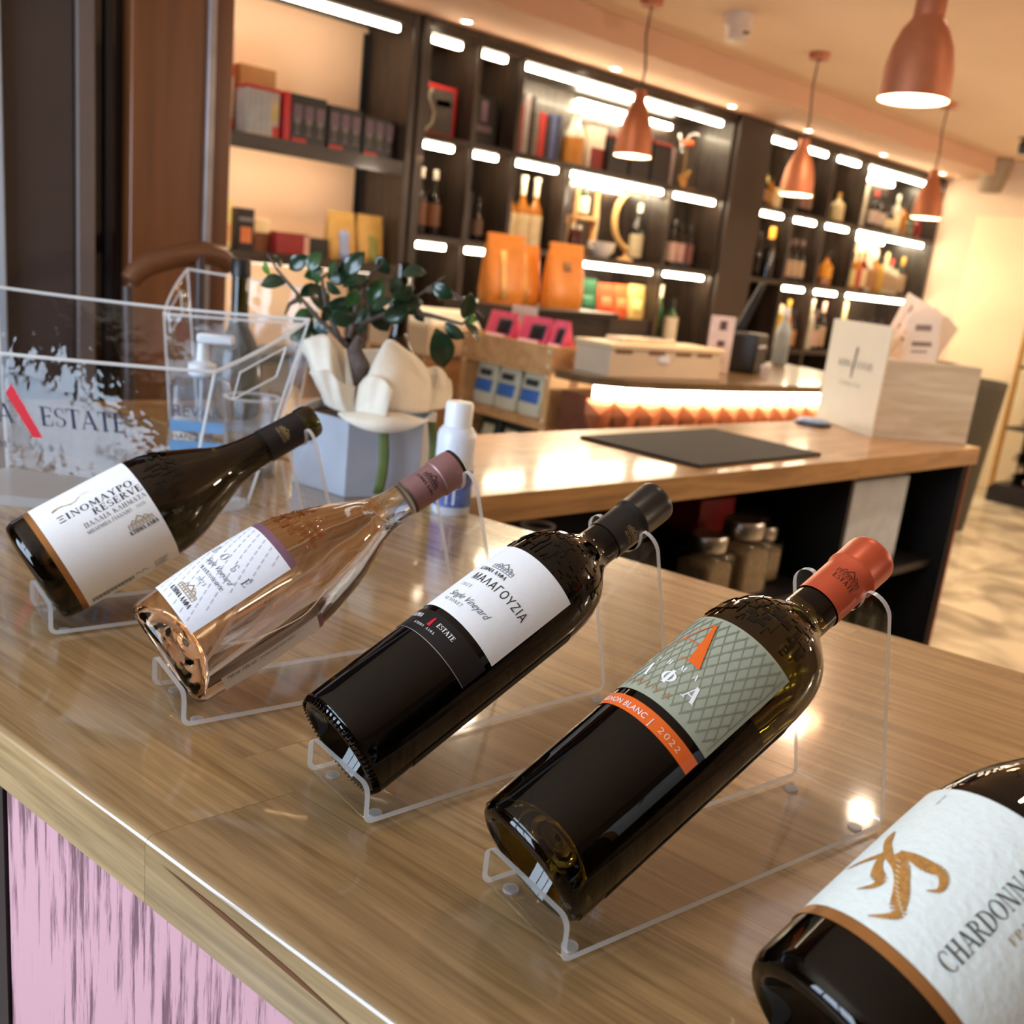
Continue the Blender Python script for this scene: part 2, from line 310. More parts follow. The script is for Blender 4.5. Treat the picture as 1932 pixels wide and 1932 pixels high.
struct('trim_1', MB().box(X0, 8.6, Y0, 4.5, -.05, -.012), M('grout', (150, 140, 125), .8), smooth=0)
struct('ceiling', MB().box(X0 - .1, X1 + .15, Y0 - .1, Y1 + .1, ZC, ZC + .1), plaster_c, smooth=0)
struct('trim_2', MB().box(1.2, X1, 3.42, Y1, 2.375, ZC - .0005), M('soffit_paint', (210, 170, 142), .85, var=.02, scale=3), smooth=0, bevel=.004)
struct('wall_back', MB().box(X0, X1 + .1, Y1, Y1 + .1, 0, ZC), plaster_dk, smooth=0)
struct('wall_right', MB().box(X1, X1 + .1, Y0, Y1, 0, ZC), plaster_w, smooth=0)
struct('wall_front', MB().box(X0, X1, Y0 - .1, Y0, 0, ZC), plaster_dk, smooth=0)
# window wall behind the camera: wall with an opening, frame and mullions
wy0, wy1, wz0, wz1 = .05, 2.25, .8, 2.3
struct('wall_window', MB().box(X0 - .1, X0, Y0, wy0, 0, ZC).box(X0 - .1, X0, wy1, Y1, 0, ZC).box(X0 - .1, X0, wy0, wy1, 0, wz0).box(X0 - .1, X0, wy0, wy1, wz1, ZC), plaster_dk, smooth=0)
win = bpy.data.objects.new('window_1', None); COL.objects.link(win); win['kind'] = 'structure'
wf = M('window_frame_paint', (60, 56, 54), .4)
fm = MB()
for y in (wy0, wy1 - .06): fm.box(X0 - .02, X0 + .04, y, y + .06, wz0, wz1)
fm.box(X0 - .02, X0 + .04, wy0, wy1, wz0, wz0 + .06).box(X0 - .02, X0 + .04, wy0, wy1, wz1 - .06, wz1); fm.build('window_frame', wf, win, smooth=0)
for y in (.78, 1.52): MB().box(X0 - .02, X0 + .04, y - .03, y + .03, wz0 + .06, wz1 - .06).build('mullion', wf, win, smooth=0)
# far cream wall: flush door leaf with frame line
dr = bpy.data.objects.new('door_3', None); COL.objects.link(dr); dr['kind'] = 'structure'
MB().box(X1 - .012, X1 - .001, 2.62, 3.60, .01, 2.10).build('door_leaf', M('cream_door_paint', (236, 217, 184), .6, var=.02), dr, bevel=.003)
# left: tall dark door leaf, post, dark glass and brown panel (plane y about 2.25)
struct('door_1', MB().box(.1, .722, 2.26, 2.31, 0, ZC), M('grey_brown_door', (66, 56, 54), .45, var=.05, scale=6), bevel=.004)
struct('trim_3', MB().box(.724, .762, 2.25, 2.31, 0, ZC), M('taupe_post', (104, 92, 88), .4, var=.04), bevel=.004)
struct('trim_4', MB().box(.50, .5775, 2.235, 2.262, 0, ZC), M('pale_post', (170, 182, 196), .4, var=.04), bevel=.003)
dg = M('dark_glass', (8, 9, 14), .08, var=.1, coat=1)
struct('window_2', MB().box(.762, .838, 2.30, 2.31, 0, ZC), dg, smooth=0)
struct('trim_5', MB().box(.794, .812, 2.288, 2.302, 0, ZC), M('blue_reflection', (26, 30, 48), .3), bevel=.002)  # blue reflection in the dark glass, built as a bar
struct('door_2', MB().box(.836, 1.068, 2.25, 2.34, 0, ZC), WOOD('brown_laminate', (92, 54, 28), (112, 66, 34), scale=1.5, stretch=(6, 6, .5), rough=.32, coat=.2, bump=0), bevel=.004)
struct('trim_6', MB().box(1.003, 1.020, 2.236, 2.251, 1.05, ZC), M('aluminium_strip', (150, 142, 142), .35, metal=.6), bevel=.002)
struct('wall_left', MB().box(.1, 1.05, 2.36, 2.44, 0, ZC), plaster_dk, smooth=0)
# recessed downlights in the soffit and ceiling
rim_m = M('white_lamp_rim', (230, 225, 215), .4); dl_em = EM('downlight_glow', (1, .82, .56), 30)
dlp = [(2.9, 'nearest the left shelving bay'), (3.89, 'above the long strip light'), (4.9, 'left of the dark pillar'), (5.72, 'above the second copper pendant'), (6.70, 'above the right shelving bay'), (7.62, 'closest to the cream wall')]
for x, wh in dlp:
    t = thing('downlight', 'small round recessed downlight in the soffit, ' + wh, 'downlight', (x, 3.78, 2.375), group='soffit downlights')
    MB().lathe([(.0, -.004), (.022, -.004), (.022, -.001)], 16).build('lens', dl_em, t)
    MB().lathe([(.022, -.008), (.034, -.006), (.036, 0), (.022, 0), (.022, -.008)], 20).build('rim', rim_m, t)
def spot(name, loc, e, ang=110, col=(1, .78, .54), rad=.04, blend=.6):
    l = bpy.data.lights.new(name, 'SPOT'); l.energy = e; l.spot_size = RAD(ang); l.spot_blend = blend; l.color = col; l.shadow_soft_size = rad
    o = bpy.data.objects.new(name, l); COL.objects.link(o); o.location = loc; return o
# warm spots without fittings, added under the ceiling as fill light
for k, (x, y, e) in enumerate(((1.3, .5, 5), (2.6, .2, 9), (4.4, .4, 18), (6.6, .6, 24), (6.9, 2.4, 9), (4.2, 2.2, 30), (2.4, 2.75, 26), (3.2, 1.4, 10))):
    spot('added_fill_spot', (x, y, ZC - .03), e, 140)
# globe lamps added out of view to brighten the ceiling
opal = EM('fill_globe_glow', (1, .80, .56), 5)
for k, (x, y, e) in enumerate(((3.6, -1.6, 26), (5.4, -.6, 34), (6.6, 1.0, 15))):
    t = thing('added_fill_globe', ('added fill globe over the aisle right of the island', 'added fill globe farther down the aisle', 'added fill globe nearest the cream wall')[k], 'globe lamp', (x, y, 2.16), group='added fill globes')
    MB().lathe([(.09 * sin(a * pi / 12), -.09 * cos(a * pi / 12)) for a in range(13)], 20).build('globe', opal, t); MB().tube([(0, 0, .09), (0, 0, .338)], .006, 8).build('rod', wf, t)
    l = bpy.data.lights.new('added_fill_light', 'POINT'); l.energy = e; l.color = (1, .82, .62); l.shadow_soft_size = .1; o = bpy.data.objects.new('added_fill_light', l); COL.objects.link(o); o.parent = t; o.location = (0, 0, -.13)
# ================================================================== SHELVING (front plane y = 3.90, back y = 4.27)
YF, YB = 3.90, 4.27
SZ = [.95, 1.415, 1.873, 2.33]          # shelf mid heights, unit right of the backlit bay
sh = thing('wall_shelving', 'tall dark stained wall shelving with lit niches behind the bar', 'shelving', (0, 0, 0))
def panel(x0, x1, y0, y1, z0, z1, name='upright', m=darkwood): return MB().box(x0, x1, y0, y1, z0, z1).build(name, m, sh, smooth=0, bevel=.002)
for x in (2.79, 3.09, 3.37, 5.12, 5.50, 5.905, 6.31, 6.75, 7.95): panel(x - .015, x + .015, YF, YB, 0, 2.375)
panel(2.745, 2.775, YF - .015, YB, 0, 2.375)
panel(3.745, 3.775, YF, YB, .95, 1.86); panel(4.605, 4.635, YF, YB, .95, 1.86)
panel(5.135, 5.485, YF - .03, YB, 0, 2.375, 'pillar_panel', M('brown_pillar_paint', (58, 46, 40), .5, var=.06, scale=5))
panel(2.80, 7.95, YB, YB + .02, 0, 2.375, 'back_panel')
cells = [(2.805, 3.075), (3.105, 3.355), (3.385, 5.105), (5.515, 5.89), (5.92, 6.295), (6.325, 6.735), (6.765, 7.935)]
mid = [(3.385, 3.745), (3.775, 4.605), (4.635, 5.105)]
for a, b in cells:
    for z in SZ:
        if (a, b) == cells[2] and z < 1.86: continue
        panel(a, b, YF + .004, YB, z - .016, z + .016, 'shelf', darkshelf)
for a, b in mid:
    for z in (.95, 1.415): panel(a, b, YF + .004, YB, z - .016, z + .016, 'shelf', darkshelf)
panel(3.775, 4.605, YF + .02, YB, .98, 1.10, 'shelf', darkshelf)
panel(2.80, 7.95, YF - .004, YF + .004, 2.345, 2.375, 'cornice')
# backlit left bay
lb = thing('backlit_shelf_bay', 'dark framed shelf bay with glowing cream back panels beside brown door', 'shelving')
cream_back = M('cream_ribbed_panel', (246, 206, 168), .6, var=.015, scale=3)
MB().box(1.2, 2.70, YB + .005, YB + .02, 0, 2.34).build('back_panel', cream_back, lb, smooth=0)
for i in range(58): MB().box(1.2, 2.70, YB + .001, YB + .006, 1.30 + i * .018, 1.312 + i * .018).build('rib', cream_back, lb, smooth=0)
for x0, x1 in ((2.702, 2.742), (1.20, 1.24)): MB().box(x0, x1, YF, YB + .02, 0, 2.375).build('upright', darkwood, lb, smooth=0, bevel=.002)
for z0, z1 in ((.80, .84), (1.228, 1.275), (1.680, 1.742), (2.315, 2.374)): MB().box(1.24, 2.702, YF + .03, YB, z1 - .018, z1).box(1.24, 2.702, YF + .004, YF + .03, z0, z1).build('shelf', darkshelf, lb, smooth=0)
MB().box(2.672, 2.70, YB - .012, YB + .001, .84, 2.315).build('edge_batten', black_pl, lb, smooth=0)
# LED strips: each its own lamp, but for one reflection built as a strip
def strip(x0, x1, y, z, label, em=led):
    t = thing('led_strip', label, 'strip light', ((x0 + x1) / 2, y, z), group='shelf strip lights')
    h = (x1 - x0) / 2
    MB().box(-h, h, -.014, .014, -.03, -.004).build('diffuser', em, t, bevel=.004)
    MB().box(-h - .004, h + .004, -.017, .017, -.004, 0).build('housing', steel, t, smooth=0)
zr = [1.399, 1.857, 2.314]
cn = ['narrow niche beside the backlit bay', 'second narrow niche', 'long centre niche', 'first niche right of the dark pillar', 'second niche right of the pillar', 'third niche right of the pillar', 'wide niche by the cream wall']
rows = ['below the eye-level shelf', 'below the middle shelf', 'below the top board']
for ci, (a, b) in enumerate(cells):
    for ri, z in enumerate(zr):
        if ci == 2 and ri < 2: continue
        if ci == 3 and ri == 0: continue
        if ci == 2:
            strip(3.40, 4.22, YF + .035, z, 'left half of the long glowing strip below the top board, centre niche'); strip(4.24, 5.02, YF + .035, z, 'right half of the long glowing strip below the top board, centre niche')
            strip(4.10, 4.52, YB - .02, 2.288, 'upper rear glowing strip on the back of the centre niche, left of the pendant'); strip(4.09, 4.50, YB - .02, 2.246, 'glowing stand-in for the reflected rear strip on the back of the centre niche, left of the pendant'); strip(4.66, 4.92, YB - .02, 2.288, 'short rear glowing strip in the centre niche, right of the pendant'); continue  # the lower rear strip is a reflection made as a glowing part
        m = .03 if b - a < .5 else .06
        strip(a + m, b - m - .05, YF + .035, z, 'glowing strip %s, %s' % (rows[ri], cn[ci]))
for (a, b), s in zip(mid, ('bottles with pale stoppers', 'wooden ring stand', 'three dark bottles')):
    strip(a + .03, b - .05, YF + .035, zr[1], 'glowing strip over the niche with the ' + s)
    if s != 'bottles with pale stoppers': strip(a + .06, b - .05, YF + .035, zr[0], 'glowing strip beneath the niche with the ' + s)
strip(4.16, 4.55, YB - .02, zr[1], 'rear glowing strip on the back of the ring stand niche')
strip(7.36, 7.76, YB - .02, zr[2] - .002, 'rear glowing strip high in the wide niche by the cream wall'); strip(7.34, 7.78, YB - .02, zr[1] - .002, 'rear glowing strip midway in the wide niche by the cream wall')
strip(1.45, 2.64, YF + .035, 2.314, 'long glowing strip under the top of the backlit bay', led_soft)
for z, wh in ((1.7235, 'middle'), (1.2565, 'lower')): strip(1.3, 2.6, YF + .05, z, 'hidden strip lighting the cream back below the %s shelf of the backlit bay' % wh, led_soft)
# ================================================================== MAIN COUNTER (top z = 1.0)
ctr = thing('service_counter', 'long varnished oak butcher-block counter with pink panelled front', 'counter', (0, 0, 0))
FA, FB = Vector((.439, -.80)), Vector((-.094, 1.90))     # front edge
BA, BB = Vector((1.255, -.80)), Vector((.596, 1.90))     # back edge
def cpt(u, v):
    p = FA.lerp(FB, u).lerp(BA.lerp(BB, u), v); return p.x, p.y
ang = math.atan2(FB.y - FA.y, FB.x - FA.x)
org = Vector(cpt(.5, .5))
def stave(u0, u1, v0, v1, front=False):
    t = Vector((cos(ang), sin(ang))); n = Vector((-sin(ang), cos(ang)))
    c = [Vector(cpt(a, b)) for a, b in ((u0, v0), (u1, v0), (u1, v1), (u0, v1))]
    ce = sum(c, Vector((0, 0))) / 4
    lo = [((p - ce).dot(t), (p - ce).dot(n)) for p in c]       # local: x along, y toward -? (n points to front side)
    g = .00012
    xs = [p[0] for p in lo]; ys = [p[1] for p in lo]
    mb = MB()
    b = [(lo[i][0] + (g if i in (0, 3) else -g), lo[i][1] + (-g if i in (0, 1) else g), -.042) for i in range(4)]
    if front:
        e = .005; pr = []
        # rounded nosing on the outer (front) edge
        for i in (0, 1):
            x, y = b[i][0], b[i][1]
            pr.append([(x, y, -.042), (x, y, -e)] + [(x, y - e + e * cos(a), -e + e * sin(a)) for a in (pi / 8, pi / 4, 3 * pi / 8, pi / 2)])
        k = len(pr[0]); A_, B_ = pr; i2, i3 = b[2], b[3]
        vs = A_ + B_ + [i3, (i3[0], i3[1], 0), i2, (i2[0], i2[1], 0)]
        q = 2 * k
        fs = [(j, j + 1, k + j + 1, k + j) for j in range(k - 1)] + [(k - 1, q + 1, q + 3, 2 * k - 1), (0, k, q + 2, q), (q, q + 2, q + 3, q + 1), tuple(list(range(k)) + [q + 1, q]), tuple(list(range(2 * k - 1, k - 1, -1)) + [q + 2, q + 3])]
        mb.add(vs, fs)
    else:
        mb.hexa(b, [(x, y, 0) for x, y, z in b])
    o = mb.build('stave', oak, ctr, smooth=35); o.location = (ce.x, ce.y, 1.0); o.rotation_euler = (0, 0, ang)
    return o
nrow = 8; rs = random.Random(11)
for r_ in range(nrow):
    u = 0; first = True
    cuts = [0]
    if r_ == 0: cuts = [0, .17, .472, .74, 1]
    elif r_ == 1: cuts = [0, .06, .492, .64, .9, 1]
    else:
        x = rs.uniform(.08, .3)
        while x < .95: cuts.append(x); x += rs.uniform(.22, .4)
        cuts.append(1)
    for a, b in zip(cuts, cuts[1:]): stave(a, b, r_ / nrow, (r_ + 1) / nrow, r_ == 0)
def PINK():
    m = bpy.data.materials.new('worn_pink_paint'); m.use_nodes = True; nt = m.node_tree; b = nt.nodes['Principled BSDF']; N = nt.nodes.new; L = nt.links.new
    tc = N('ShaderNodeTexCoord'); mp = N('ShaderNodeMapping'); mp.inputs['Scale'].default_value = (75, 75, 5.5); L(tc.outputs['Object'], mp.inputs[0])
    n1 = N('ShaderNodeTexNoise'); n1.inputs['Scale'].default_value = 1.6; n1.inputs['Detail'].default_value = 7; n1.inputs['Roughness'].default_value = .72; L(mp.outputs[0], n1.inputs['Vector'])
    m2 = N('ShaderNodeMapping'); m2.inputs['Scale'].default_value = (9, 9, 2); L(tc.outputs['Object'], m2.inputs[0]); n2 = N('ShaderNodeTexNoise'); n2.inputs['Scale'].default_value = 1.5; L(m2.outputs[0], n2.inputs['Vector'])
    ad = N('ShaderNodeMath'); ad.operation = 'MULTIPLY_ADD'; ad.inputs[1].default_value = .55; L(n2.outputs[0], ad.inputs[0]); L(n1.outputs[0], ad.inputs[2])
    rp = N('ShaderNodeValToRGB'); e = rp.color_ramp.elements; e[0].position = .64; e[0].color = (*lin((112, 76, 86)), 1); e[1].position = .76; e[1].color = (*lin((198, 150, 160)), 1)
    L(ad.outputs[0], rp.inputs[0]); L(rp.outputs[0], b.inputs['Base Color']); b.inputs['Roughness'].default_value = .55
    bp = N('ShaderNodeBump'); bp.inputs['Strength'].default_value = .25; bp.inputs['Distance'].default_value = .002; L(n1.outputs[0], bp.inputs['Height']); L(bp.outputs[0], b.inputs['Normal']); return m
tdir = Vector((cos(ang), sin(ang))); nin = Vector((sin(ang), -cos(ang)))     # inward (toward back)
def along(u, inset): p = FA.lerp(FB, u) + nin * inset; return p.x, p.y
def vpanel(u0, u1, i0, i1, z0, z1, name, mat, **k):
    a, b = along(u0, i0), along(u1, i0); c, d = along(u1, i1), along(u0, i1)
    return MB().hexa([(*p, z0) for p in (a, b, c, d)], [(*p, z1) for p in (a, b, c, d)]).build(name, mat, ctr, smooth=0, **k)
us = (.6229 + .80) / 2.70 + .0125
vpanel(0.02, us, .012, .03, .06, .9575, 'front_panel', PINK())
vpanel(us + .001, us + .018, .010, .032, .0, .9575, 'end_post', M('dark_end_post', (40, 26, 28), .5))
vpanel(us + .019, .985, .02, .032, .0, .9575, 'front_panel', M('grey_brown_carcass', (58, 50, 50), .6))  # grey-brown carcass board beyond the end post
vpanel(.0, .99, .60, .62, .0, .9575, 'back_panel', M('counter_carcass', (42, 34, 32), .6)); vpanel(.965, .985, .032, .60, .0, .9575, 'end_panel', MATS['counter_carcass'])
vpanel(.0, .985, .032, .60, .0, .05, 'plinth', MATS['counter_carcass'])
p_ = [along(.4665, -.0004), along(.446, -.0004), along(.425, -.0004), along(.405, -.0004)]
MB().add([(*p_[0], .9915), (*p_[1], .9905), (*p_[1], .9870), (*p_[2], .9865), (*p_[2], .9835), (*p_[3], .9800)], [(0, 1, 2), (1, 3, 4, 2), (3, 5, 4)]).build('grain_crack', M('dark_grain', (96, 54, 24), .6), ctr, smooth=0)
# ================================================================== BOTTLES ON ACRYLIC STANDS
def GLASS(name, col, rough=0.0, ior=1.45):
    m = bpy.data.materials.new(name); m.use_nodes = True; nt = m.node_tree; b = nt.nodes['Principled BSDF']; N = nt.nodes.new; L = nt.links.new
    tc = N('ShaderNodeTexCoord'); nz = N('ShaderNodeTexNoise'); nz.inputs['Scale'].default_value = 30; rp = N('ShaderNodeValToRGB')
    rp.color_ramp.elements[0].color = (*[c * .92 for c in col], 1); rp.color_ramp.elements[1].color = (*col, 1); L(tc.outputs['Object'], nz.inputs['Vector']); L(nz.outputs[0], rp.inputs[0]); L(rp.outputs[0], b.inputs['Base Color'])
    b.inputs['Transmission Weight'].default_value = 1; b.inputs['Roughness'].default_value = rough; b.inputs['IOR'].default_value = ior
    MATS[name] = m; return m
g_black = GLASS('blackish_olive_glass', (.0035, .003, .0025)); g_olive = GLASS('olive_bottle_glass', (.07, .052, .006)); g_brown = GLASS('dark_amber_glass', (.03, .018, .005))
g_rose = GLASS('rose_wine_in_glass', (.96, .70, .50), ior=1.36); g_clear = GLASS('clear_flint_glass', (.96, .96, .95), ior=1.45)
def interp(prof, s):
    for (r0, s0), (r1, s1) in zip(prof, prof[1:]):
        if s0 <= s <= s1 and s1 > s0: return r0 + (r1 - r0) * (s - s0) / (s1 - s0)
    return prof[-1][0]
def smoothprof(p, n=4):
    """Catmull-Rom through outer profile points (r,s)"""
    out = []
    for i in range(len(p) - 1):
        a, b, c, d = p[max(i - 1, 0)], p[i], p[i + 1], p[min(i + 2, len(p) - 1)]
        for k in range(n):
            t = k / n; f = lambda j: .5 * (2 * b[j] + (c[j] - a[j]) * t + (2 * a[j] - 5 * b[j] + 4 * c[j] - d[j]) * t * t + (3 * b[j] - a[j] - 3 * c[j] + d[j]) * t ** 3)
            out.append((max(f(0), 0), f(1)))
    return out + [p[-1]]
def wine(name, label, B, yaw, tilt, outer, gmat, neck_top, ridges=False, punt=.026, hollow=None):
    """outer: [(r,s)] from heel to neck_top (glass); closed with a punt at the base"""
    y, t = RAD(yaw), RAD(tilt)
    d = Vector((cos(y) * cos(t), sin(y) * cos(t), sin(t))); e1 = Vector((0, 0, 1)) - d * d.z; e1.normalize(); e2 = d.cross(e1)
    r0 = outer[3][0]
    op = smoothprof(outer)
    low = min(s * sin(t) - r * cos(t) for r, s in op)
    Bz = 1.0054 - low
    mt = Matrix(((e1.x, e2.x, d.x, B[0]), (e1.y, e2.y, d.y, B[1]), (e1.z, e2.z, d.z, Bz), (0, 0, 0, 1)))
    root = thing(name, label, 'wine bottle', mat=mt, group='bottles on display stands')
    rb = outer[0][0]
    base = [(0, punt), (rb * .35, punt * .93), (rb * .62, punt * .7), (rb * .84, punt * .32), (rb * .93, .0035), (rb * .97, .0008)]
    mb = MB().lathe(base + op + [(0, op[-1][1])], 64)
    if isinstance(gmat, list):
        for i, f in enumerate(mb.f):
            z = sum(mb.v[j][2] for j in f) / len(f); mb.m[i] = 1 if (z > .188 or i < 64 * 8) else 0
    mb.build('glass', gmat, root, smooth=60)
    return dict(root=root, prof=op, basep=base, yaw=y, tilt=t, B=Vector((B[0], B[1], Bz)), d=d, r=r0, low=low)
def wrap(b, off, ax=False):
    """maps flat label coords to the bottle surface. ax=False: x->angle (deg-based arc), y->s ; ax=True: x->s, y->-angle"""
    return lambda ph, s: ((interp(b['prof'], s) + off) * cos(ph), (interp(b['prof'], s) + off) * sin(ph), s)
def patch(b, name, mat, a0, a1, s0, s1, off=.0004, n=36, ns=4, parent=None):
    f = wrap(b, off)
    return MB().grid(lambda u, v: f(RAD(a0 + (a1 - a0) * u), s0 + (s1 - s0) * v), n, ns).build(name, mat, parent or b['root'], smooth=60)
def ctext(b, name, polys, mat, a, s, parent, r=None, width=None, center=True, off=.0007):
    """circumferential lettering, centred at angle a (deg), baseline s"""
    r = r or interp(b['prof'], s); xs = [x for p in polys for x, y in p]; cx = (min(xs) + max(xs)) / 2 if center else 0
    k = 1 if width is None else width / (max(xs) - min(xs)); f = wrap(b, off)
    return polys_to_mb(polys, lambda x, y: f(RAD(a) + (x - cx) * k / r, s + y), .0025).build(name, mat, parent, smooth=0)
def atext(b, name, polys, mat, a, s0, s1, parent, off=.0007):
    """lettering running along the axis from s0 to s1 with its baseline at angle a"""
    xs = [x for p in polys for x, y in p]; k = (s1 - s0) / (max(xs) - min(xs)); x0 = min(xs); f = wrap(b, off); r = b['r']
    return polys_to_mb(polys, lambda x, y: f(RAD(a) - y / r, s0 + (x - x0) * k), .0025).build(name, mat, parent, smooth=0)
def capsule(b, prof, mat, name='capsule'):
    return MB().lathe([(r + .0003, s) for r, s in prof] + [(0, prof[-1][1] + .0002)], 40).build(name, mat, b['root'], smooth=50)
def emboss(b, s0, s1, a0, a1, text, ts, tmat, seed=1, n=70):
    rr = random.Random(seed); mb = MB(); f0 = wrap(b, .0); f1 = wrap(b, .0007)
    for i in range(n):
        a = RAD(rr.uniform(a0, a1)); s = rr.uniform(s0, s1); da = rr.uniform(.02, .09); ds = rr.uniform(.0008, .0025)
        if rr.random() < .45: da, ds = .012, rr.uniform(.003, .006)
        q = [(a - da, s - ds), (a + da, s - ds), (a + da, s + ds), (a - da, s + ds)]
        mb.hexa([f0(*p) for p in q], [f1(*p) for p in q])
    x = 0
    for ch, aa in zip(text, [a0 + (a1 - a0) * (i + .5) / len(text) for i in range(len(text))]):
        ps, adv = glyph(ch, .13, .08); rl = interp(b['prof'], ts)
        for p in ps:
            pts = [(RAD(aa) + (px - adv / 2) * .006 / rl, ts + py * .006) for px, py in p]
            mb.hexa([f0(*q) for q in pts], [f1(*q) for q in pts]) if len(pts) == 4 else None
    return mb.build('embossing', tmat, b['root'], smooth=30)
def stand(b, label, w=.070, length=.272, lip=.0275):
    """bent clear acrylic stand aligned with the bottle axis; local x runs from front lip to rear"""
    t = b['tilt']; th = .0035; z0 = .0015
    # the lip stands just clear of the bottle's base: search the bottle surface below the lip's top edge
    mn = 1
    for r_, s_ in b['basep'] + b['prof'][:12]:
        for k in range(120):
            a = 2 * pi * k / 120; hx = s_ * cos(t) - r_ * cos(a) * sin(t); hz = s_ * sin(t) + r_ * cos(a) * cos(t)
            if b['B'].z - 1.0 + hz < lip + .0015 and abs(r_ * sin(a)) < w / 2 + .001: mn = min(mn, hx)
    front = mn - th - .0006
    o = b['B'] + Vector((cos(b['yaw']), sin(b['yaw']), 0)) * front; 
    root = thing('acrylic_stand', label, 'bottle stand', (o.x, o.y, 1.0), b['yaw'], 'clear stands')
    def path(inner):       # profile of one skin of the sheet: lip top -> base -> rear bend
        R_ = .007; pts = []; k = 0 if not inner else th
        c = (R_, z0 + R_)
        for a in range(0, 7): q = pi + (pi / 2) * a / 6; rr = R_ - k; pts.append((c[0] + rr * cos(q), c[1] + rr * sin(q)))
        c = (length - R_, z0 + R_); lean = math.atan(.29)
        for a in range(0, 8): q = -pi / 2 + (pi / 2 + lean) * a / 7; rr = R_ - k; pts.append((c[0] + rr * cos(q), c[1] + rr * sin(q)))
        return pts
    po, pi_ = path(False), path(True); n = len(po); mb = MB()
    vs = [(x, y, z) for y in (-w / 2, w / 2) for x, z in po] + [(x, y, z) for y in (-w / 2, w / 2) for x, z in pi_]
    for i in range(n - 1):
        mb.m += [0, 0, 1, 1]; mb.f += [[i, i + 1, n + i + 1, n + i], [2 * n + i, 3 * n + i, 3 * n + i + 1, 2 * n + i + 1], [i, 2 * n + i, 2 * n + i + 1, i + 1], [n + i, n + i + 1, 3 * n + i + 1, 3 * n + i]]
    mb.v = vs
    mb.build('base_sheet', [acr, acr_edge], root, smooth=30)
    lo_ = [(-w / 2, z0 + .007), (w / 2, z0 + .007)] + [(w / 2 - .007 + .007 * cos(a * pi / 10), lip - .007 + .007 * sin(a * pi / 10)) for a in range(6)] + [(-w / 2 + .007 - .007 * sin(a * pi / 10), lip - .007 + .007 * cos(a * pi / 10)) for a in range(6)]
    m = len(lo_); mb = MB(); mb.v = [(0, y, z) for y, z in lo_] + [(th, y, z) for y, z in lo_]; mb.f = [list(range(m)), list(range(2 * m - 1, m - 1, -1))] + [[i, (i + 1) % m, m + (i + 1) % m, m + i] for i in range(1, m)]; mb.m = [0, 0] + [1] * (m - 1); mb.build('front_lip', [acr, acr_edge], root, smooth=30)
    # neck rest: leaning upright with a half-round cut-out
    lean = math.atan(.29); R_ = .007; c = (length - R_, z0 + R_); q = lean
    sx, sz = c[0] + R_ * cos(q), c[1] + R_ * sin(q)          # outer skin end point
    ux, uz = -sin(lean), cos(lean)
    bxl, bzl = -front, b['B'].z - 1.0
    # axis/plane intersection in the stand plane: (bxl + s cos t, bzl + s sin t) = (sx,sz) + q (ux,uz)
    det = cos(t) * -uz + ux * sin(t); s_ = ((sx - bxl) * -uz + ux * (sz - bzl)) / det; qc = (cos(t) * (sz - bzl) - sin(t) * (sx - bxl)) / det
    rn = interp(b['full'], s_) + b.get('slack', .0026); qt = qc + .003; hw = w / 2; cr = .013
    poly = [(-hw, 0), (hw, 0)] + [(hw - cr + cr * cos(a * pi / 12), qt - cr + cr * sin(a * pi / 12)) for a in range(7)]
    ir = .005
    poly += [(rn + ir - ir * sin(a * pi / 8), qt - ir + ir * cos(a * pi / 8)) for a in range(5)]
    poly += [(rn * cos(a * pi / 14), qc - rn * sin(a * pi / 14)) for a in range(1, 14)]
    poly += [(-rn - ir + ir * cos(a * pi / 8), qt - ir + ir * sin(a * pi / 8)) for a in range(5)]
    poly += [(-hw + cr - cr * sin(a * pi / 12), qt - cr + cr * cos(a * pi / 12)) for a in range(7)]
    P_ = lambda y, q, k: (sx + ux * q - k * cos(lean), y, sz + uz * q - k * sin(lean))
    top = poly[2:]; mb = MB(); n2 = len(top)
    mb.v = [P_(y, 0, k) for k in (0, th) for y, q in top] + [P_(y, q, k) for k in (0, th) for y, q in top]
    for i in range(n2 - 1):
        if abs(top[i][0] - top[i + 1][0]) > 1e-7: mb.f += [[i, i + 1, 2 * n2 + i + 1, 2 * n2 + i], [n2 + i, 3 * n2 + i, 3 * n2 + i + 1, n2 + i + 1]]; mb.m += [0, 0]
        mb.f.append([2 * n2 + i, 2 * n2 + i + 1, 3 * n2 + i + 1, 3 * n2 + i]); mb.m.append(1)
    for i in (0, n2 - 1): mb.f.append([i, 2 * n2 + i, 3 * n2 + i, n2 + i]); mb.m.append(1)
    mb.build('neck_rest', [acr, acr_edge], root, smooth=30)
    for x in (.014, length - .016):
        for y in (-hw + .009, hw - .009): MB().lathe([(0, 0), (.0045, 0), (.0045, z0 - .0001), (0, z0 - .0001)], 14, x, y).build('foot', acr_edge, root)
    return root
# --- profiles (r, s)
heel = lambda r: [(r * .84, .0002), (r * .93, .0018), (r * .98, .0055), (r, .0125)]
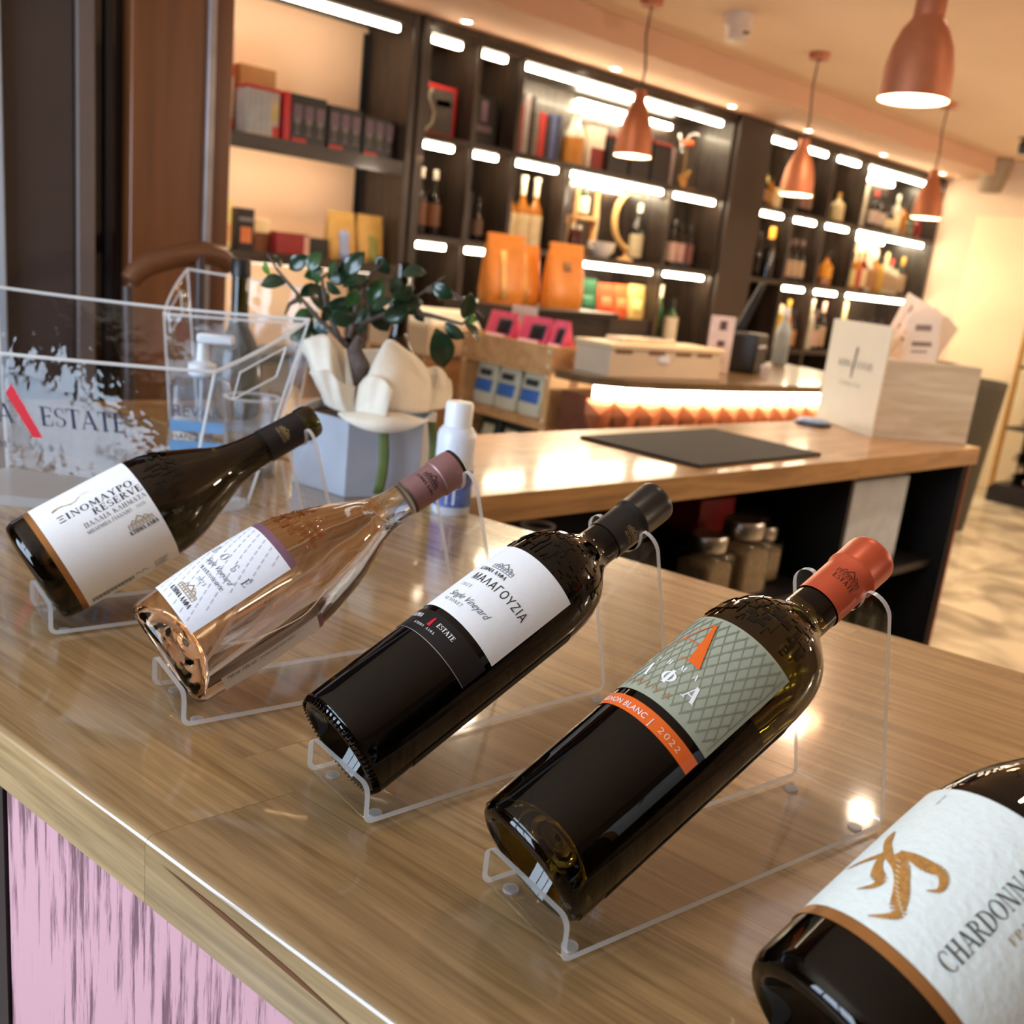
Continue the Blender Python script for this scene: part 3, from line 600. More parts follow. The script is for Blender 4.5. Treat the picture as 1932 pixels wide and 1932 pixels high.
# 1 burgundy reserve
p1 = heel(.0462) + [(.0465, .05), (.0465, .100), (.0450, .122), (.0400, .140), (.0295, .165), (.0210, .184), (.0172, .203), (.0156, .222), (.0150, .255), (.0150, .2565)]
p2 = heel(.0432) + [(.0455, .05), (.0458, .085), (.0442, .110), (.0385, .133), (.0330, .150), (.0255, .167), (.0185, .182), (.0148, .197), (.0135, .215), (.0140, .242), (.0140, .246)]
p3 = heel(.0374) + [(.0380, .08), (.0386, .150), (.0384, .172), (.0365, .189), (.0310, .203), (.0215, .2145), (.0160, .2225), (.0147, .232), (.0147, .262), (.0147, .290)]
p4 = heel(.0374) + [(.0382, .08), (.0392, .150), (.0392, .168), (.0376, .186), (.0330, .199), (.0235, .2105), (.0162, .2185), (.0149, .228), (.0147, .262), (.0147, .286)]
def finish(b, cap): b['full'] = b['prof'] + cap; return b
b1 = wine('wine_bottle', 'dark burgundy-shaped red wine bottle with big white Xinomavro reserve label, nearest the ice bucket', (.2257, .8165), -4.5, 27.6, p1, g_brown, .2565)
c1 = [(.0152, .206), (.0151, .2565), (.0160, .2575), (.0163, .2625), (.0163, .268), (.0158, .2750), (.0145, .2775)]
finish(b1, []); 
capsule(b1, [(.0158, .222), (.0154, .240), (.0152, .257), (.0152, .262)], M('matt_black_foil', (24, 22, 24), .42, var=.1), 'capsule')
MB().lathe([(.0155, .2622), (.0163, .264), (.0165, .270), (.0158, .2752), (.0140, .2775), (0, .2778)], 40).build('bottle_lip', g_olive, b1['root'])
b2 = wine('wine_bottle', 'clear bottle of peach rosé wine with white Rosé label and pink capsule', (.2556, .6190), -6, 29.6, p2, [g_rose, g_clear], .246)
finish(b2, [])
b3 = wine('wine_bottle', 'black bordeaux-shaped bottle with plain white Malagouzia label and black capsule', (.2970, .4538), -1.9, 27.8, p3, g_black, .29)
finish(b3, [])
capsule(b3, [(.0150, .2385), (.0151, .262), (.0151, .2655), (.0161, .2672), (.0161, .2690), (.0157, .2700), (.0158, .2915), (.0154, .2950), (.0146, .2965)], M('satin_black_capsule', (26, 25, 27), .35, var=.08, scale=60))
b4 = wine('wine_bottle', 'olive glass bottle with sage green diamond label, orange band and orange capsule', (.3157, .3015), -5.7, 29.6, p4, g_olive, .286)
finish(b4, [])
capsule(b4, [(.0152, .2365), (.0152, .262), (.0152, .2675), (.0163, .2692), (.0163, .2712), (.0159, .2722), (.0160, .2870), (.0156, .2902), (.0147, .2920)], M('copper_orange_capsule', (196, 84, 52), .38, metal=.25, var=.06, scale=40))
p5 = heel(.0462) + [(.0466, .05), (.0466, .110), (.0450, .126), (.0400, .145), (.0295, .170), (.0210, .189), (.0172, .208), (.0156, .227), (.0150, .258), (.0150, .262)]
b5 = wine('wine_bottle', 'black burgundy-shaped Chardonnay bottle with golden claw label, closest to the camera', (.324, .132), -9, 27, p5, g_black, .262)
finish(b5, []); capsule(b5, [(.0158, .222), (.0154, .240), (.0152, .262), (.016, .266), (.016, .276), (.014, .278)], MATS['matt_black_foil'])
b2['slack'] = b3['slack'] = .0042
for b, l in ((b1, 'clear acrylic stand under the white-labelled reserve bottle, next to the ice bucket'), (b2, 'clear acrylic stand under the peach rosé bottle'), (b3, 'clear acrylic stand under the black Malagouzia bottle'), (b4, 'clear acrylic stand under the orange-capped olive bottle'), (b5, 'clear acrylic stand under the Chardonnay bottle in the corner')):
    stand(b, l)
# --- rosé details: neck glass, cork, capsule
MB().lathe([(.0132, .2135), (.0118, .2145), (.0118, .244), (0, .244), (0, .216), (.0110, .2155)], 24).build('cork', M('cork', (150, 128, 104), .8, var=.25, scale=200), b2['root'])
capsule(b2, [(.0139, .216), (.0140, .232), (.0142, .2415), (.0142, .2435), (.0154, .2445), (.0154, .260), (.0150, .2622)], M('rose_pink_foil', (150, 112, 112), .36, metal=.35, var=.06, scale=60))
MB().lathe([(.0150, .2624), (.0152, .2650), (.0135, .2662), (0, .2664)], 32).build('stopper_disc', black_pl, b2['root'])
for b_, s0_, s1_ in ((b1, .024, .105), (b3, .03, .165), (b4, .022, .160), (b5, .034, .115)): patch(b_, 'back_label_or_mask', M('dark_light_mask', (20, 18, 16), .6, var=.1, scale=80), 160 if b_ in (b1,) else 115, 250, s0_, s1_, n=24)  # dark patches added behind these bottles to block light through the glass
# --- bottle 1 label
L1 = patch(b1, 'label', white_paper, -70, 152, .0225, .106); patch(b1, 'gold_band', gold, -70, 152, .0175, .0223)
T = lambda t, h, **k: serif(t, h, **k)[0]
atext(b1, 'lettering', T('ΞΙΝΟΜΑΥΡΟ', .0064, sp=.12), ink_navy, 37, .037, .1005, L1)
atext(b1, 'lettering', T('RESERVE', .0060, sp=.1), ink_navy, 46.5, .0625, .1045, L1)
atext(b1, 'lettering', T('ΠΑΛΑΙΑ ΚΛΗΜΑΤΑ', .0042, sp=.16), ink_grey, 54.5, .051, .1045, L1)
atext(b1, 'lettering', T('ΜΠΑΡΜΠΑ ΓΙΑΝΝΗΣ', .0030, sp=.14), ink_grey, 61, .050, .0885, L1)
atext(b1, 'lettering', T('2020', .0034, sp=.1), ink_grey, 61, .0925, .1005, L1)
atext(b1, 'emblem', house(.0085)[0], ink_gold, 77, .0785, .1005, L1)
atext(b1, 'lettering', T('ΚΤΗΜΑ ΑΛΦΑ', .0036, sp=.08, bold=1.5), ink_black, 82.5, .0775, .1025, L1)
rr = random.Random(5); stain = []
for i in range(26): x = i / 25; stain += _L(x * .03 - .002, .002 * sin(x * 9) + rr.uniform(-.0006, .0006) + x * .002, x * .03, .002 * sin(x * 9 + .4) + x * .002 + rr.uniform(-.0006, .0006), .0008 * rr.uniform(.4, 1.6) * (1.2 - x))
atext(b1, 'drawing', stain, ink_gold, 20, .036, .070, L1)
bc = []
for i in range(34): bc += _L(i * .0011, -.0035 + .0007 * sin(i), i * .0011, .0030, .0005 if i % 3 else .0009)
atext(b1, 'bottling_lines', bc, ink_grey, 133, .027, .064, L1)
atext(b1, 'drawing', [q for i in range(9) for q in _L(.001 * i, .002 * sin(i * 1.3), .001 * i + .0015, .002 * sin(i * 1.3 + 1) + .001, .0006)], ink_grey, 131, .066, .078, L1)
for i in range(5): atext(b1, 'lettering', T('ΚΤΗΜΑ', .0022, sp=.1), ink_black, 128 + 0 * i + i * 3.4, .084, .0965 - .0012 * (i % 3), L1)
emboss(b1, .112, .140, -10, 70, '', .12, g_brown, 3, 60)
ctext(b1, 'capsule_emblem', shift(house(.0065)[0], 0, 0), ink_gold, 60, .240, b1['root'], width=.014, off=.0009); ctext(b1, 'capsule_lettering', T('ΑΛΦΑ ESTATE', .0024), ink_gold, 60, .2365, b1['root'], width=.016, off=.0009)
# --- bottle 2 label
lab2 = M('rose_label_paper', (232, 234, 242), .5, var=.015, scale=300)
L2 = patch(b2, 'label', lab2, -62, 58, .0215, .1005); patch(b2, 'label_band', M('mauve_foil', (126, 92, 112), .4, metal=.2), -62, 58, .1007, .1062)
vines = []
for k in range(16):
    x = -.045 + k * .0085
    for j in range(16):
        y = .0235 + j * .0048; xx = x - (y - .02) * .5
        if -.043 < xx < .0405: vines += _L(xx, y, xx - .0016, y + .0032, .0009)
ctext(b2, 'vine_rows', vines, M('pale_grey_ink', (208, 212, 220), .5), -2, 0, L2, r=.0455, center=False, off=.0006)
for ch, a in zip('ROSÉ', (-7, 12, 30, 47)): ctext(b2, 'lettering', T(ch, .0066, bold=.7), M('mauve_grey_ink', (98, 88, 100), .5), a, .0665, L2)
ctext(b2, 'lettering', sans('Single Vineyard', .0042, shear=.45)[0], ink_grey, 21, .0592, L2, width=.034)
ctext(b2, 'lettering', T('ΣΚΑΝΤΖΟΧΟΙΡΟΣ', .0026, sp=.12), ink_navy, 22, .0525, L2, width=.031); ctext(b2, 'lettering', T('2023', .0034, sp=.12), ink_grey, 21, .0455, L2, width=.010)
ctext(b2, 'emblem', house(.0085)[0], ink_gold, 21, .0335, L2, width=.021); ctext(b2, 'lettering', T('ΚΤΗΜΑ ΑΛΦΑ', .0036, sp=.06, bold=1.4), ink_black, 21, .0285, L2, width=.026)
BL2 = patch(b2, 'back_label_or_mask', lab2, 112, 160, .022, .100, n=14); patch(b2, 'back_label_band', MATS['mauve_foil'], 112, 160, .1002, .104, n=14)
atext(b2, 'lettering', sans('750 ml  13% vol', .0036)[0], ink_navy, 118.5, .026, .048, BL2); atext(b2, 'lettering', sans('ΚΤΗΜΑ ΑΛΦΑ ΡΟΖΕ ΟΙΝΟΣ', .0018)[0], ink_grey, 118, .052, .080, BL2)
emboss(b2, .116, .136, -20, 50, 'ΑΛΦΑ', .138, g_rose, 4, 46)
ctext(b2, 'capsule_emblem', house(.0075)[0], ink_black, 55, .2335, b2['root'], width=.016, off=.0008); ctext(b2, 'capsule_lettering', T('ΚΤΗΜΑ ΑΛΦΑ', .0026, bold=1.3), ink_black, 55, .2290, b2['root'], width=.021, off=.0008)
# --- bottle 3 labels
L3 = patch(b3, 'label', white_paper, -78, 79, .0995, .1695); patch(b3, 'foil_line', M('silver_foil', (190, 190, 196), .3, metal=.7), -78, 78, .0755, .0760)
LB3 = patch(b3, 'lower_label', M('black_label_paper', (18, 17, 20), .42, var=.06, scale=90), -78, 78, .0762, .0950)
ctext(b3, 'emblem', house(.0078)[0], ink_grey, 8, .1462, L3, width=.0185); ctext(b3, 'lettering', T('ΚΤΗΜΑ ΑΛΦΑ', .0032, sp=.06, bold=1.3), ink_black, 1, .1415, L3, width=.0255)
ctext(b3, 'lettering', sans('ΜΑΛΑΓΟΥΖΙΑ', .0066, space=1.15)[0], ink_black, 25, .1310, L3, width=.0505)
ctext(b3, 'lettering', T('2023', .0034, sp=.12), ink_grey, -8, .1232, L3, width=.010); ctext(b3, 'lettering', sans('Single Vineyard', .0052, shear=.45)[0], ink_grey, 14, .1125, L3, width=.037)
ctext(b3, 'lettering', T('ΧΕΛΩΝΕΣ'.replace('Ω', 'O'), .0026, sp=.25), ink_grey, 0, .1075, L3, width=.018)
ctext(b3, 'lettering', T('ALPHA', .0034, sp=.02, bold=1.2), ink_white, -19, .0868, LB3, width=.0125); ctext(b3, 'lettering', T('ESTATE', .0034, sp=.02, bold=1.2), ink_white, 26, .0868, LB3, width=.0150)
ctext(b3, 'lettering', T('ΚΤΗΜΑ  ΑΛΦΑ', .0018, sp=.25), ink_white, 5, .0812, LB3, width=.020); ctext(b3, 'red_stroke', [[(-.0014, 0), (.0016, 0), (.0002, .0075), (-.0010, .0068)]], ink_red, 7, .0842, LB3, center=False)
emboss(b3, .176, .212, -75, 95, 'ESTATE', .1735, g_black, 6, 150)
ctext(b3, 'capsule_emblem', house(.0065)[0], ink_gold, 85, .2515, b3['root'], width=.0145, off=.0009); ctext(b3, 'capsule_lettering', T('ALPHA', .0028), ink_gold, 85, .2475, b3['root'], width=.012, off=.0009)
rd = MB()
for k in range(64):
    a = 2 * pi * k / 64; r_ = .0352; rd.tube([(r_ * cos(a) * .985, r_ * sin(a) * .985, .0002), (r_ * 1.035 * cos(a), r_ * 1.035 * sin(a), .0042)], .0007, 5)
rd.build('knurled_foot_ring', g_black, b3['root'], kind='stuff')
# --- bottle 4 labels
sage = M('sage_label_paper', (156, 160, 140), .5, var=.03, scale=300)
L4 = patch(b4, 'label', sage, -80, 70, .1010, .1680)
dia = []
lx = lambda a: RAD(a) * .039
for k in range(-14, 26):
    for sgn, w_ in ((1, .0009), (-1, .0005)):
        n_ = 24; prev = None
        for j in range(n_ + 1):
            y = .1045 + (.166 - .1045) * j / n_; x = -.05 + k * .0062 + sgn * (y - .135) * .52
            if lx(-76) < x < lx(64) and prev: dia += _L(prev[0], prev[1], x, y, w_ * (1.25 if sgn > 0 and j % 3 else .8))
            prev = (x, y)
ctext(b4, 'vine_lattice', dia, M('dark_sage_ink', (126, 128, 108), .5), 0, 0, L4, r=.039, center=False, off=.0006)
ctext(b4, 'label_border', _L(lx(66), .104, lx(66), .165, .0004), M('dark_sage_ink', (126, 128, 108)), 0, 0, L4, r=.039, center=False, off=.0006)
A_ = lambda a, s: (lx(a), s)
ctext(b4, 'orange_letter_A', [[A_(-6, .1612), A_(3, .1325), A_(16.5, .1310), A_(-3.5, .1618)]], ink_orange, 0, 0, L4, r=.039, center=False, off=.0011)
ctext(b4, 'orange_letter_A', _L(*A_(-6, .161), *A_(-36, .1335), .0007) + _L(*A_(-22, .1465), *A_(-1, .1445), .0006) + _L(*A_(-39, .1335), *A_(-33, .1335), .0006) + _L(*A_(-5, .1325), *A_(4, .1325), .0006), ink_orange, 0, 0, L4, r=.039, center=False, off=.0010)
for ch, a in zip('ΚΤΗΜΑ', (-36, -23, -9, 6, 19)): ctext(b4, 'lettering', T(ch, .0036, bold=1.2), ink_white, a, .1248, L4)
for ch, a in zip('ΑΛΦΑ', (-47, -24, 2, 27)): ctext(b4, 'lettering', T(ch, .0098, bold=1.35), ink_white, a, .1132, L4)
ctext(b4, 'lettering', T('FLORINA', .0032, sp=.5), M('faded_orange_ink', (176, 120, 78), .5), -12, .1062, L4, width=.040)
LB4 = patch(b4, 'neck_band_label', ink_orange, -80, 69, .0868, .0960); LB4.name = 'orange_band'
ctext(b4, 'lettering', sans('SAUVIGNON BLANC', .0036, space=1.1)[0], ink_white, -20, .0892, LB4, width=.048)
ctext(b4, 'lettering', sans('|', .0044)[0], ink_white, 21.5, .0886, LB4); ctext(b4, 'lettering', sans('2022', .0036, space=1.25)[0], M('pale_orange_ink', (240, 190, 150), .5), 41, .0892, LB4, width=.0150)
emboss(b4, .178, .212, -75, 60, 'ESTATE', .1735, g_olive, 8, 150)
ctext(b4, 'capsule_emblem', house(.0075)[0], M('dark_brown_ink', (84, 28, 20), .5), 40, .2555, b4['root'], width=.0165, off=.0009); ctext(b4, 'capsule_lettering', T('ESTATE', .0036, bold=1.5), MATS['dark_brown_ink'], 40, .2508, b4['root'], width=.0150, off=.0009)
# --- bottle 5 label
L5 = patch(b5, 'label', M('cream_label_paper', (226, 234, 230), .6, var=.02, scale=250, bump=.3), -85, 110, .0345, .116); patch(b5, 'gold_band', gold, -85, 110, .0290, .0343)
atext(b5, 'lettering', T('CHARDONNAY', .0078, sp=.05, bold=.9), M('charcoal_ink', (58, 60, 58), .5), 34, .0425, .104, L5)
atext(b5, 'lettering', T('ΓΡΑΜΜΕΣ', .0034, sp=.12), ink_gold, 44, .070, .1, L5)
atext(b5, 'lettering', sans('tarsal', .0016, shear=.3)[0], ink_grey, -30, .1045, .111, L5)
claw_m = M('gold_claw_ink', (178, 126, 64), .45, var=.25, scale=400)
def limb(pts, ws):
    o = []
    for (p, q, w0, w1) in zip(pts, pts[1:], ws, ws[1:]):
        dx, dy = q[0] - p[0], q[1] - p[1]; l = math.hypot(dx, dy) or 1; nx, ny = -dy / l, dx / l
        o.append([(p[0] + nx * w0, p[1] + ny * w0), (p[0] - nx * w0, p[1] - ny * w0), (q[0] - nx * w1, q[1] - ny * w1), (q[0] + nx * w1, q[1] + ny * w1)])
    return o
def crv(p, n=4):
    o = []
    for i in range(len(p) - 1):
        a, b, c, d = p[max(i - 1, 0)], p[i], p[i + 1], p[min(i + 2, len(p) - 1)]
        for k in range(n):
            t = k / n; o.append(tuple(.5 * (2 * b[j] + (c[j] - a[j]) * t + (2 * a[j] - 5 * b[j] + 4 * c[j] - d[j]) * t * t + (3 * b[j] - a[j] - 3 * c[j] + d[j]) * t ** 3) for j in range(len(b))))
    return o + [p[-1]]
# toes given in (angle deg, s, half width mm)
toes = [[(-40, .084, .2), (-38, .0795, 1.6), (-35, .0755, 1.5), (-30, .0715, 1.6), (-25, .0670, 2.2)],
        [(-27, .0700, 2.0), (-34, .0655, 1.2), (-43, .0605, .8), (-48, .058, .2)],
        [(-29, .0660, 1.2), (-25, .0605, 1.8), (-21, .0570, 2.4), (-17, .0560, 1.7), (-18, .0515, 1.1), (-24, .0470, .2)],
        [(-24, .0690, 2.4), (-15, .0655, 2.8), (-9, .0600, 2.4), (-4, .0540, 2.6), (-1, .0490, 2.5), (2, .0470, 1.8), (-1, .0430, 1.1), (-8, .0385, .2)],
        [(-22, .0710, 1.8), (-13, .0720, 2.0), (-5, .0715, 2.5), (1, .0725, 1.9), (5, .0705, 1.5), (7, .0655, .9), (3, .0620, .2)]]
cp = []
for tpts in toes:
    f = crv(tpts); cp += limb([(RAD(a) * .0466, s) for a, s, w_ in f], [w_ * .00122 for a, s, w_ in f])
ctext(b5, 'claw_drawing', cp, claw_m, 0, 0, L5, r=.0466, center=False, off=.0008)

sc_ = []
for k in range(11):
    t_ = k / 10; a = RAD(-20 + 20 * t_) * .0466; s__ = .0672 - .019 * t_ - .002 * sin(t_ * 3); sc_ += _L(a + .0004, s__ + .0008, a + .0028, s__ + .0002, .00045)
ctext(b5, 'claw_scales', sc_, M('pale_scale_ink', (226, 206, 168), .5), 0, 0, L5, r=.0466, center=False, off=.0010)
# ================================================================== ISLAND COUNTER
isl = thing('island_counter', 'low-lit oak topped island counter with open dark shelves', 'counter')
for k in range(5):
    y0 = 1.045 + k * .082; xl = .80 - (y0 - 1.0) * .24 + .02
    cuts = [xl, xl + .45 + .17 * ((k * 7) % 3), xl + 1.2 + .1 * (k % 2), 2.625]
    for a, b in zip(cuts, cuts[1:]):
        o = MB().box(-(b - a) / 2, (b - a) / 2, -.041, .0408, -.045, 0).build('stave', oak_isl, isl, bevel=.0008); o.location = ((a + b) / 2, y0 + .041, 1.0)
for k in range(5):
    y0 = 1.457 + k * .085; xl = .60 - (y0 - 1.88) * .244 + .012; o = MB().box(-(1.16 - xl) / 2, (1.16 - xl) / 2, -.0424, .0422, -.045, 0).build('stave', oak_isl, isl, bevel=.0008); o.location = ((1.16 + xl) / 2, y0 + .0425, 1.0)
bk = M('black_laminate', (20, 18, 20), .5, var=.1)
for x0, x1, y0, y1, z0, z1, n in ((2.585, 2.605, 1.06, 1.44, 0, .954, 'end_panel'), (.98, 2.585, 1.42, 1.44, 0, .954, 'back_panel'), (.98, 2.585, 1.07, 1.42, 0, .08, 'plinth'), (.98, 2.585, 1.09, 1.42, .662, .682, 'shelf'), (2.052, 2.068, 1.08, 1.42, .08, .954, 'divider'), (.96, .98, 1.08, 1.44, 0, .954, 'end_panel')):
    MB().box(x0, x1, y0, y1, z0, z1).build(n, bk, isl, smooth=0, bevel=.001)
MB().box(2.605, 2.612, 1.055, 1.445, 0, .954).build('copper_edge_panel', M('copper_laminate', (150, 78, 58), .4, metal=.3), isl, smooth=0)
# things on and in the island
tag(MB().prism([(1.444, 1.375), (1.474, 1.086), (1.923, 1.097), (1.91, 1.385)][::1], 1.0002, 1.0062).build('desk_mat', M('charcoal_mat', (32, 33, 37), .7, spec=.25, var=.05, scale=120, bump=.05), bevel=.001), 'flat charcoal serving mat lying on the island counter', 'mat')
t = thing('bank_card_reader', 'small blue disc on a dark coaster by the wooden leaflet box', 'coaster', (2.38, 1.402, 1.0)); t.name = 'round_coaster'
MB().lathe([(0, 0), (.05, 0), (.05, .006), (0, .006)], 24).build('base', black_pl, t); MB().lathe([(0, .0061), (.042, .0061), (.042, .012), (.03, .016), (0, .016)], 24).build('top_disc', M('pale_blue_plastic', (140, 170, 205), .35), t)
def jar(x, y, h, r, label, fill):
    t = thing('storage_jar', label, 'jar', (x, y, .6826), group='steel-lidded jars under the island')
    MB().box(-r, r, -r, r, 0, h * .78).build('glass_body', CLEAR('jar_glass', (.86, .88, .86), .03), t, bevel=.012); MB().box(-r + .004, r - .004, -r + .004, r - .004, .003, h * .62).build('contents', fill, t, bevel=.01)
    MB().lathe([(0, h * .782), (r * .85, h * .782), (r * .88, h * .8), (r * .88, h * .97), (r * .82, h), (0, h)], 28).build('lid', steel, t)
tan = M('dry_pulses', (150, 124, 92), .8, var=.3, scale=160)
jar(1.645, 1.16, .150, .047, 'glass jar with round steel lid, leftmost of three under the island', tan); jar(1.775, 1.165, .168, .052, 'tallest glass jar with shiny steel lid, middle of three under the island', tan); jar(1.90, 1.20, .135, .045, 'short steel-lidded glass jar, rightmost of three under the island', tan)
o = MB().box(1.74, 1.87, 1.26, 1.38, .7896, .87).build('red_box', M('red_carton', (136, 22, 28), .4), bevel=.003); tag(o, 'red carton on a stack under the island counter', 'box')
tag(MB().box(1.72, 1.90, 1.25, 1.40, .6826, .789).build('dark_box', M('dark_carton', (34, 30, 30), .6), bevel=.003), 'dark carton holding up the red box under the island', 'box')
t = thing('coffee_tub', 'dark round tub with a bright blue label under the island', 'tub', (1.985, 1.30, .6826))
MB().lathe([(0, 0), (.055, 0), (.058, .01), (.058, .10), (.05, .108), (0, .108)], 28).build('tub', M('navy_plastic', (24, 28, 44), .35), t); MB().lathe([(.0585, .03), (.0585, .065)], 20, a0=-2.6, a1=-.9).build('label', M('bright_blue_label', (44, 128, 205), .4), t); MB().lathe([(0, .1081), (.06, .1081), (.06, .13), (.05, .135), (0, .135)], 28).build('lid', M('smoked_lid', (70, 64, 62), .25), t)
t = thing('white_board', 'pale blue-white folder standing at the front of the island niche', 'folder', (2.18, 1.135, .6826)); MB().box(-.10, .245, -.012, .012, 0, .235).build('cover', M('white_board_card', (196, 206, 220), .5), t, bevel=.002); MB().box(-.095, .24, -.0135, -.0121, .005, .02).build('spine_tape', M('grey_tape', (150, 156, 166)), t)
for k, (x, y) in enumerate(((2.42, 1.16), (2.49, 1.15), (2.45, 1.25), (2.53, 1.22))):
    t = thing('drinking_glass', ('leftmost upturned', 'front right upturned', 'rear left upturned', 'rear right upturned')[k] + ' clear glass on the bottom island shelf', 'glass', (x, y, .40), group='glasses under the island')
    MB().lathe([(.032, 0), (.034, .0), (.026, .13), (.0, .132), (0, .127), (.023, .125), (.032, 0)], 20).build('bowl', CLEAR('drinking_glass_clear', (.93, .95, .97), .02), t); MB().lathe([(.033, .0001), (.0345, .003), (.033, .006)], 20).build('rim', acr_edge, t)
MB().box(2.068, 2.585, 1.09, 1.42, .38, .3995).build('shelf', bk, isl, smooth=0)
t = thing('clear_carafe', 'clear glass carafe lying in shade under the island behind black bottle', 'carafe', (1.18, 1.2, .6826)); MB().lathe([(0, 0), (.05, 0), (.055, .02), (.05, .1), (.025, .16), (.03, .2), (.028, .2), (.022, .16), (.046, .1), (.05, .02), (0, .004)], 24).build('body', CLEAR('carafe_clear', (.85, .87, .9), .03), t); MB().lathe([(.03, .2), (.032, .205), (.029, .205)], 20).build('rim', acr_edge, t)
# wooden leaflet box
BXA, BXr = (2.378, 1.223), RAD(-28.7)
pale = WOOD('pale_pine', (196, 178, 150), (222, 208, 184), scale=2, stretch=(1, 6, 9), rough=.55, rand=.03, bump=.04)
t = thing('wooden_wine_box', 'pale pine wine box full of leaflets at the end of the island', 'box', (BXA[0], BXA[1], 1.0), BXr)
W_, D_, H_ = .285, .265, .205
for x0, x1, y0, y1, z0, z1, n in ((0, W_, 0, .010, 0, H_, 'front_board'), (0, W_, D_ - .01, D_, 0, H_, 'back_board'), (W_ - .01, W_, .01, D_ - .01, 0, H_, 'side_board'), (.0, .01, .01, D_ - .01, 0, H_, 'side_board'), (.01, W_ - .01, .01, D_ - .01, 0, .01, 'bottom_board')):
    MB().box(x0, x1, y0, y1, z0, z1).build(n, pale, t, bevel=.0015)
lidm = M('white_washed_board', (232, 224, 200), .5, var=.02)
ld = thing('printed_board', 'cream board printed with the estate name, leaning on the leaflet box', 'sign', (BXA[0], BXA[1], 1.0), BXr)
MB().box(-.0065, -.0005, -.004, D_ + .01, 0, .285).build('board', lidm, ld, bevel=.001)
ax = (0, -1, 0); up_ = (0, 0, 1); o0 = Vector((-.0066, .132, .165))
a_, wa = serif('ALPHA', .017, sp=.03); e_, we = serif('ESTATE', .017, sp=.03)
bi = M('brown_black_print', (62, 54, 48), .6)
flat_text('lettering', shift(a_, -.016 - wa, 0), bi, ld, o0, ax, up_); flat_text('lettering', shift(e_, .010, 0), bi, ld, o0, ax, up_)
flat_text('logo_stroke', [[(-.010, -.028), (-.004, -.028), (.006, .050), (.000, .058), (-.004, .05)], [(-.012, -.012), (-.010, -.012), (.002, .05), (.0, .05)]], bi, ld, o0, ax, up_)
flat_text('lettering', shift(serif('SPARKLING', .010, sp=.5)[0], -.06, -.05), bi, ld, o0, ax, up_)
lf = M('pale_leaflet_paper', (238, 222, 210), .6, var=.02); lfi = M('leaflet_grey_print', (140, 122, 116), .6)
rl = random.Random(3); mtx = Matrix.Translation((BXA[0], BXA[1], 1.0)) @ Matrix.Rotation(BXr, 4, 'Z')
tips = ['leftmost leaflet', 'second leaflet from the left', 'third leaflet from the left', 'fanned leaflet in the middle', 'tilted leaflet with printed crest', 'leaflet leaning right', 'rightmost steep leaflet', 'front leaflet with small heading', 'rear leaflet peeking above the others']
for k in range(9):
    x = .05 + k * .022; tl = RAD((4, 12, 20, 27, 33, 37, 30, -3, 22)[k]); h = (.21, .22, .225, .23, .24, .25, .255, .20, .26)[k]
    y = (.06, .08, .10, .12, .14, .16, .18, .04, .20)[k]; x = (.125, .13, .13, .135, .13, .12, .11, .13, .12)[k]
    t = thing('leaflet', tips[k] + ' in the pine wine box', 'leaflet', mat=mtx @ Matrix.Translation((x, y, .118)) @ Matrix.Rotation(RAD(-4), 4, 'X') @ Matrix.Rotation(tl, 4, 'Y'), group='leaflets in the box')
    MB().box(-.05, .05, -.0012, .0012, 0, h).build('sheet', lf, t, smooth=0); MB().box(-.03, .03, -.0016, -.00125, h * .62, h * .68).box(-.03, .018, -.0016, -.00125, h * .54, h * .565).box(-.024, .024, -.0016, -.00125, h * .82, h * .9).build('print', lfi, t, smooth=0)
# ================================================================== LEFT END OF COUNTER: bucket, pump, plant, can
bucket_m = CLEAR('bucket_acrylic', (.90, .92, .95), .03, ior=1.5, wavy=42)
def bucket(name, label, base, top, thick=.004, base_h=.012, slots=True, loc=(0, 0)):
    """tapered clear bucket: base & top are 4 corners (x,y[,z]); order front-left, front-right, back-right, back-left"""
    t = thing(name, label, 'ice bucket', (loc[0], loc[1], 1.0))
    b_ = [Vector((x - loc[0], y - loc[1], 0.0)) for x, y in base]; t_ = [Vector((x - loc[0], y - loc[1], z - 1.0)) for x, y, z in top]
    names = ['front_wall', 'side_wall', 'back_wall', 'side_wall']
    for i in range(4):
        j = (i + 1) % 4; B0, B1, T0, T1 = b_[i], b_[j], t_[i], t_[j]
        bow = [.012, .006, .012, .006][i]; nrm = (B1 - B0).cross(T0 - B0).normalized() * bow
        mb = MB()
        def pt(u, v): return B0.lerp(B1, u).lerp(T0.lerp(T1, u), v) + nrm * (4 * u * (1 - u)) * v
        holed = slots and i in (1, 3)
        nu, nv = 16, 12
        vs = [pt(a / nu, c / nv) for c in range(nv + 1) for a in range(nu + 1)]
        fs = [(c * (nu + 1) + a, c * (nu + 1) + a + 1, (c + 1) * (nu + 1) + a + 1, (c + 1) * (nu + 1) + a) for c in range(nv) for a in range(nu) if not (holed and 9 <= c <= 10 and 4 <= a <= 11)]
        mb.add(vs, fs); mb.build(names[i], bucket_m, t, smooth=60)
        MB().tube([pt(a / nu, 1.0) for a in range(nu + 1)], .0022, 6).build('rim', acr_edge, t)
        MB().tube([B0.lerp(T0, .02), T0], .0016, 6).build('corner_edge', acr_edge, t)
        if holed: MB().tube([pt(4 / 16, 9 / 12), pt(12 / 16, 9 / 12), pt(12 / 16, 11 / 12), pt(4 / 16, 11 / 12), pt(4 / 16, 9 / 12)], .0012, 6).build('handle_slot_edge', acr_edge, t)
    MB().hexa([(p.x, p.y, 0.0002) for p in b_], [(p.x, p.y, base_h) for p in b_]).build('base', CLEAR('bucket_base', rough=.1, white=.45), t, smooth=0)
    return t, b_, t_
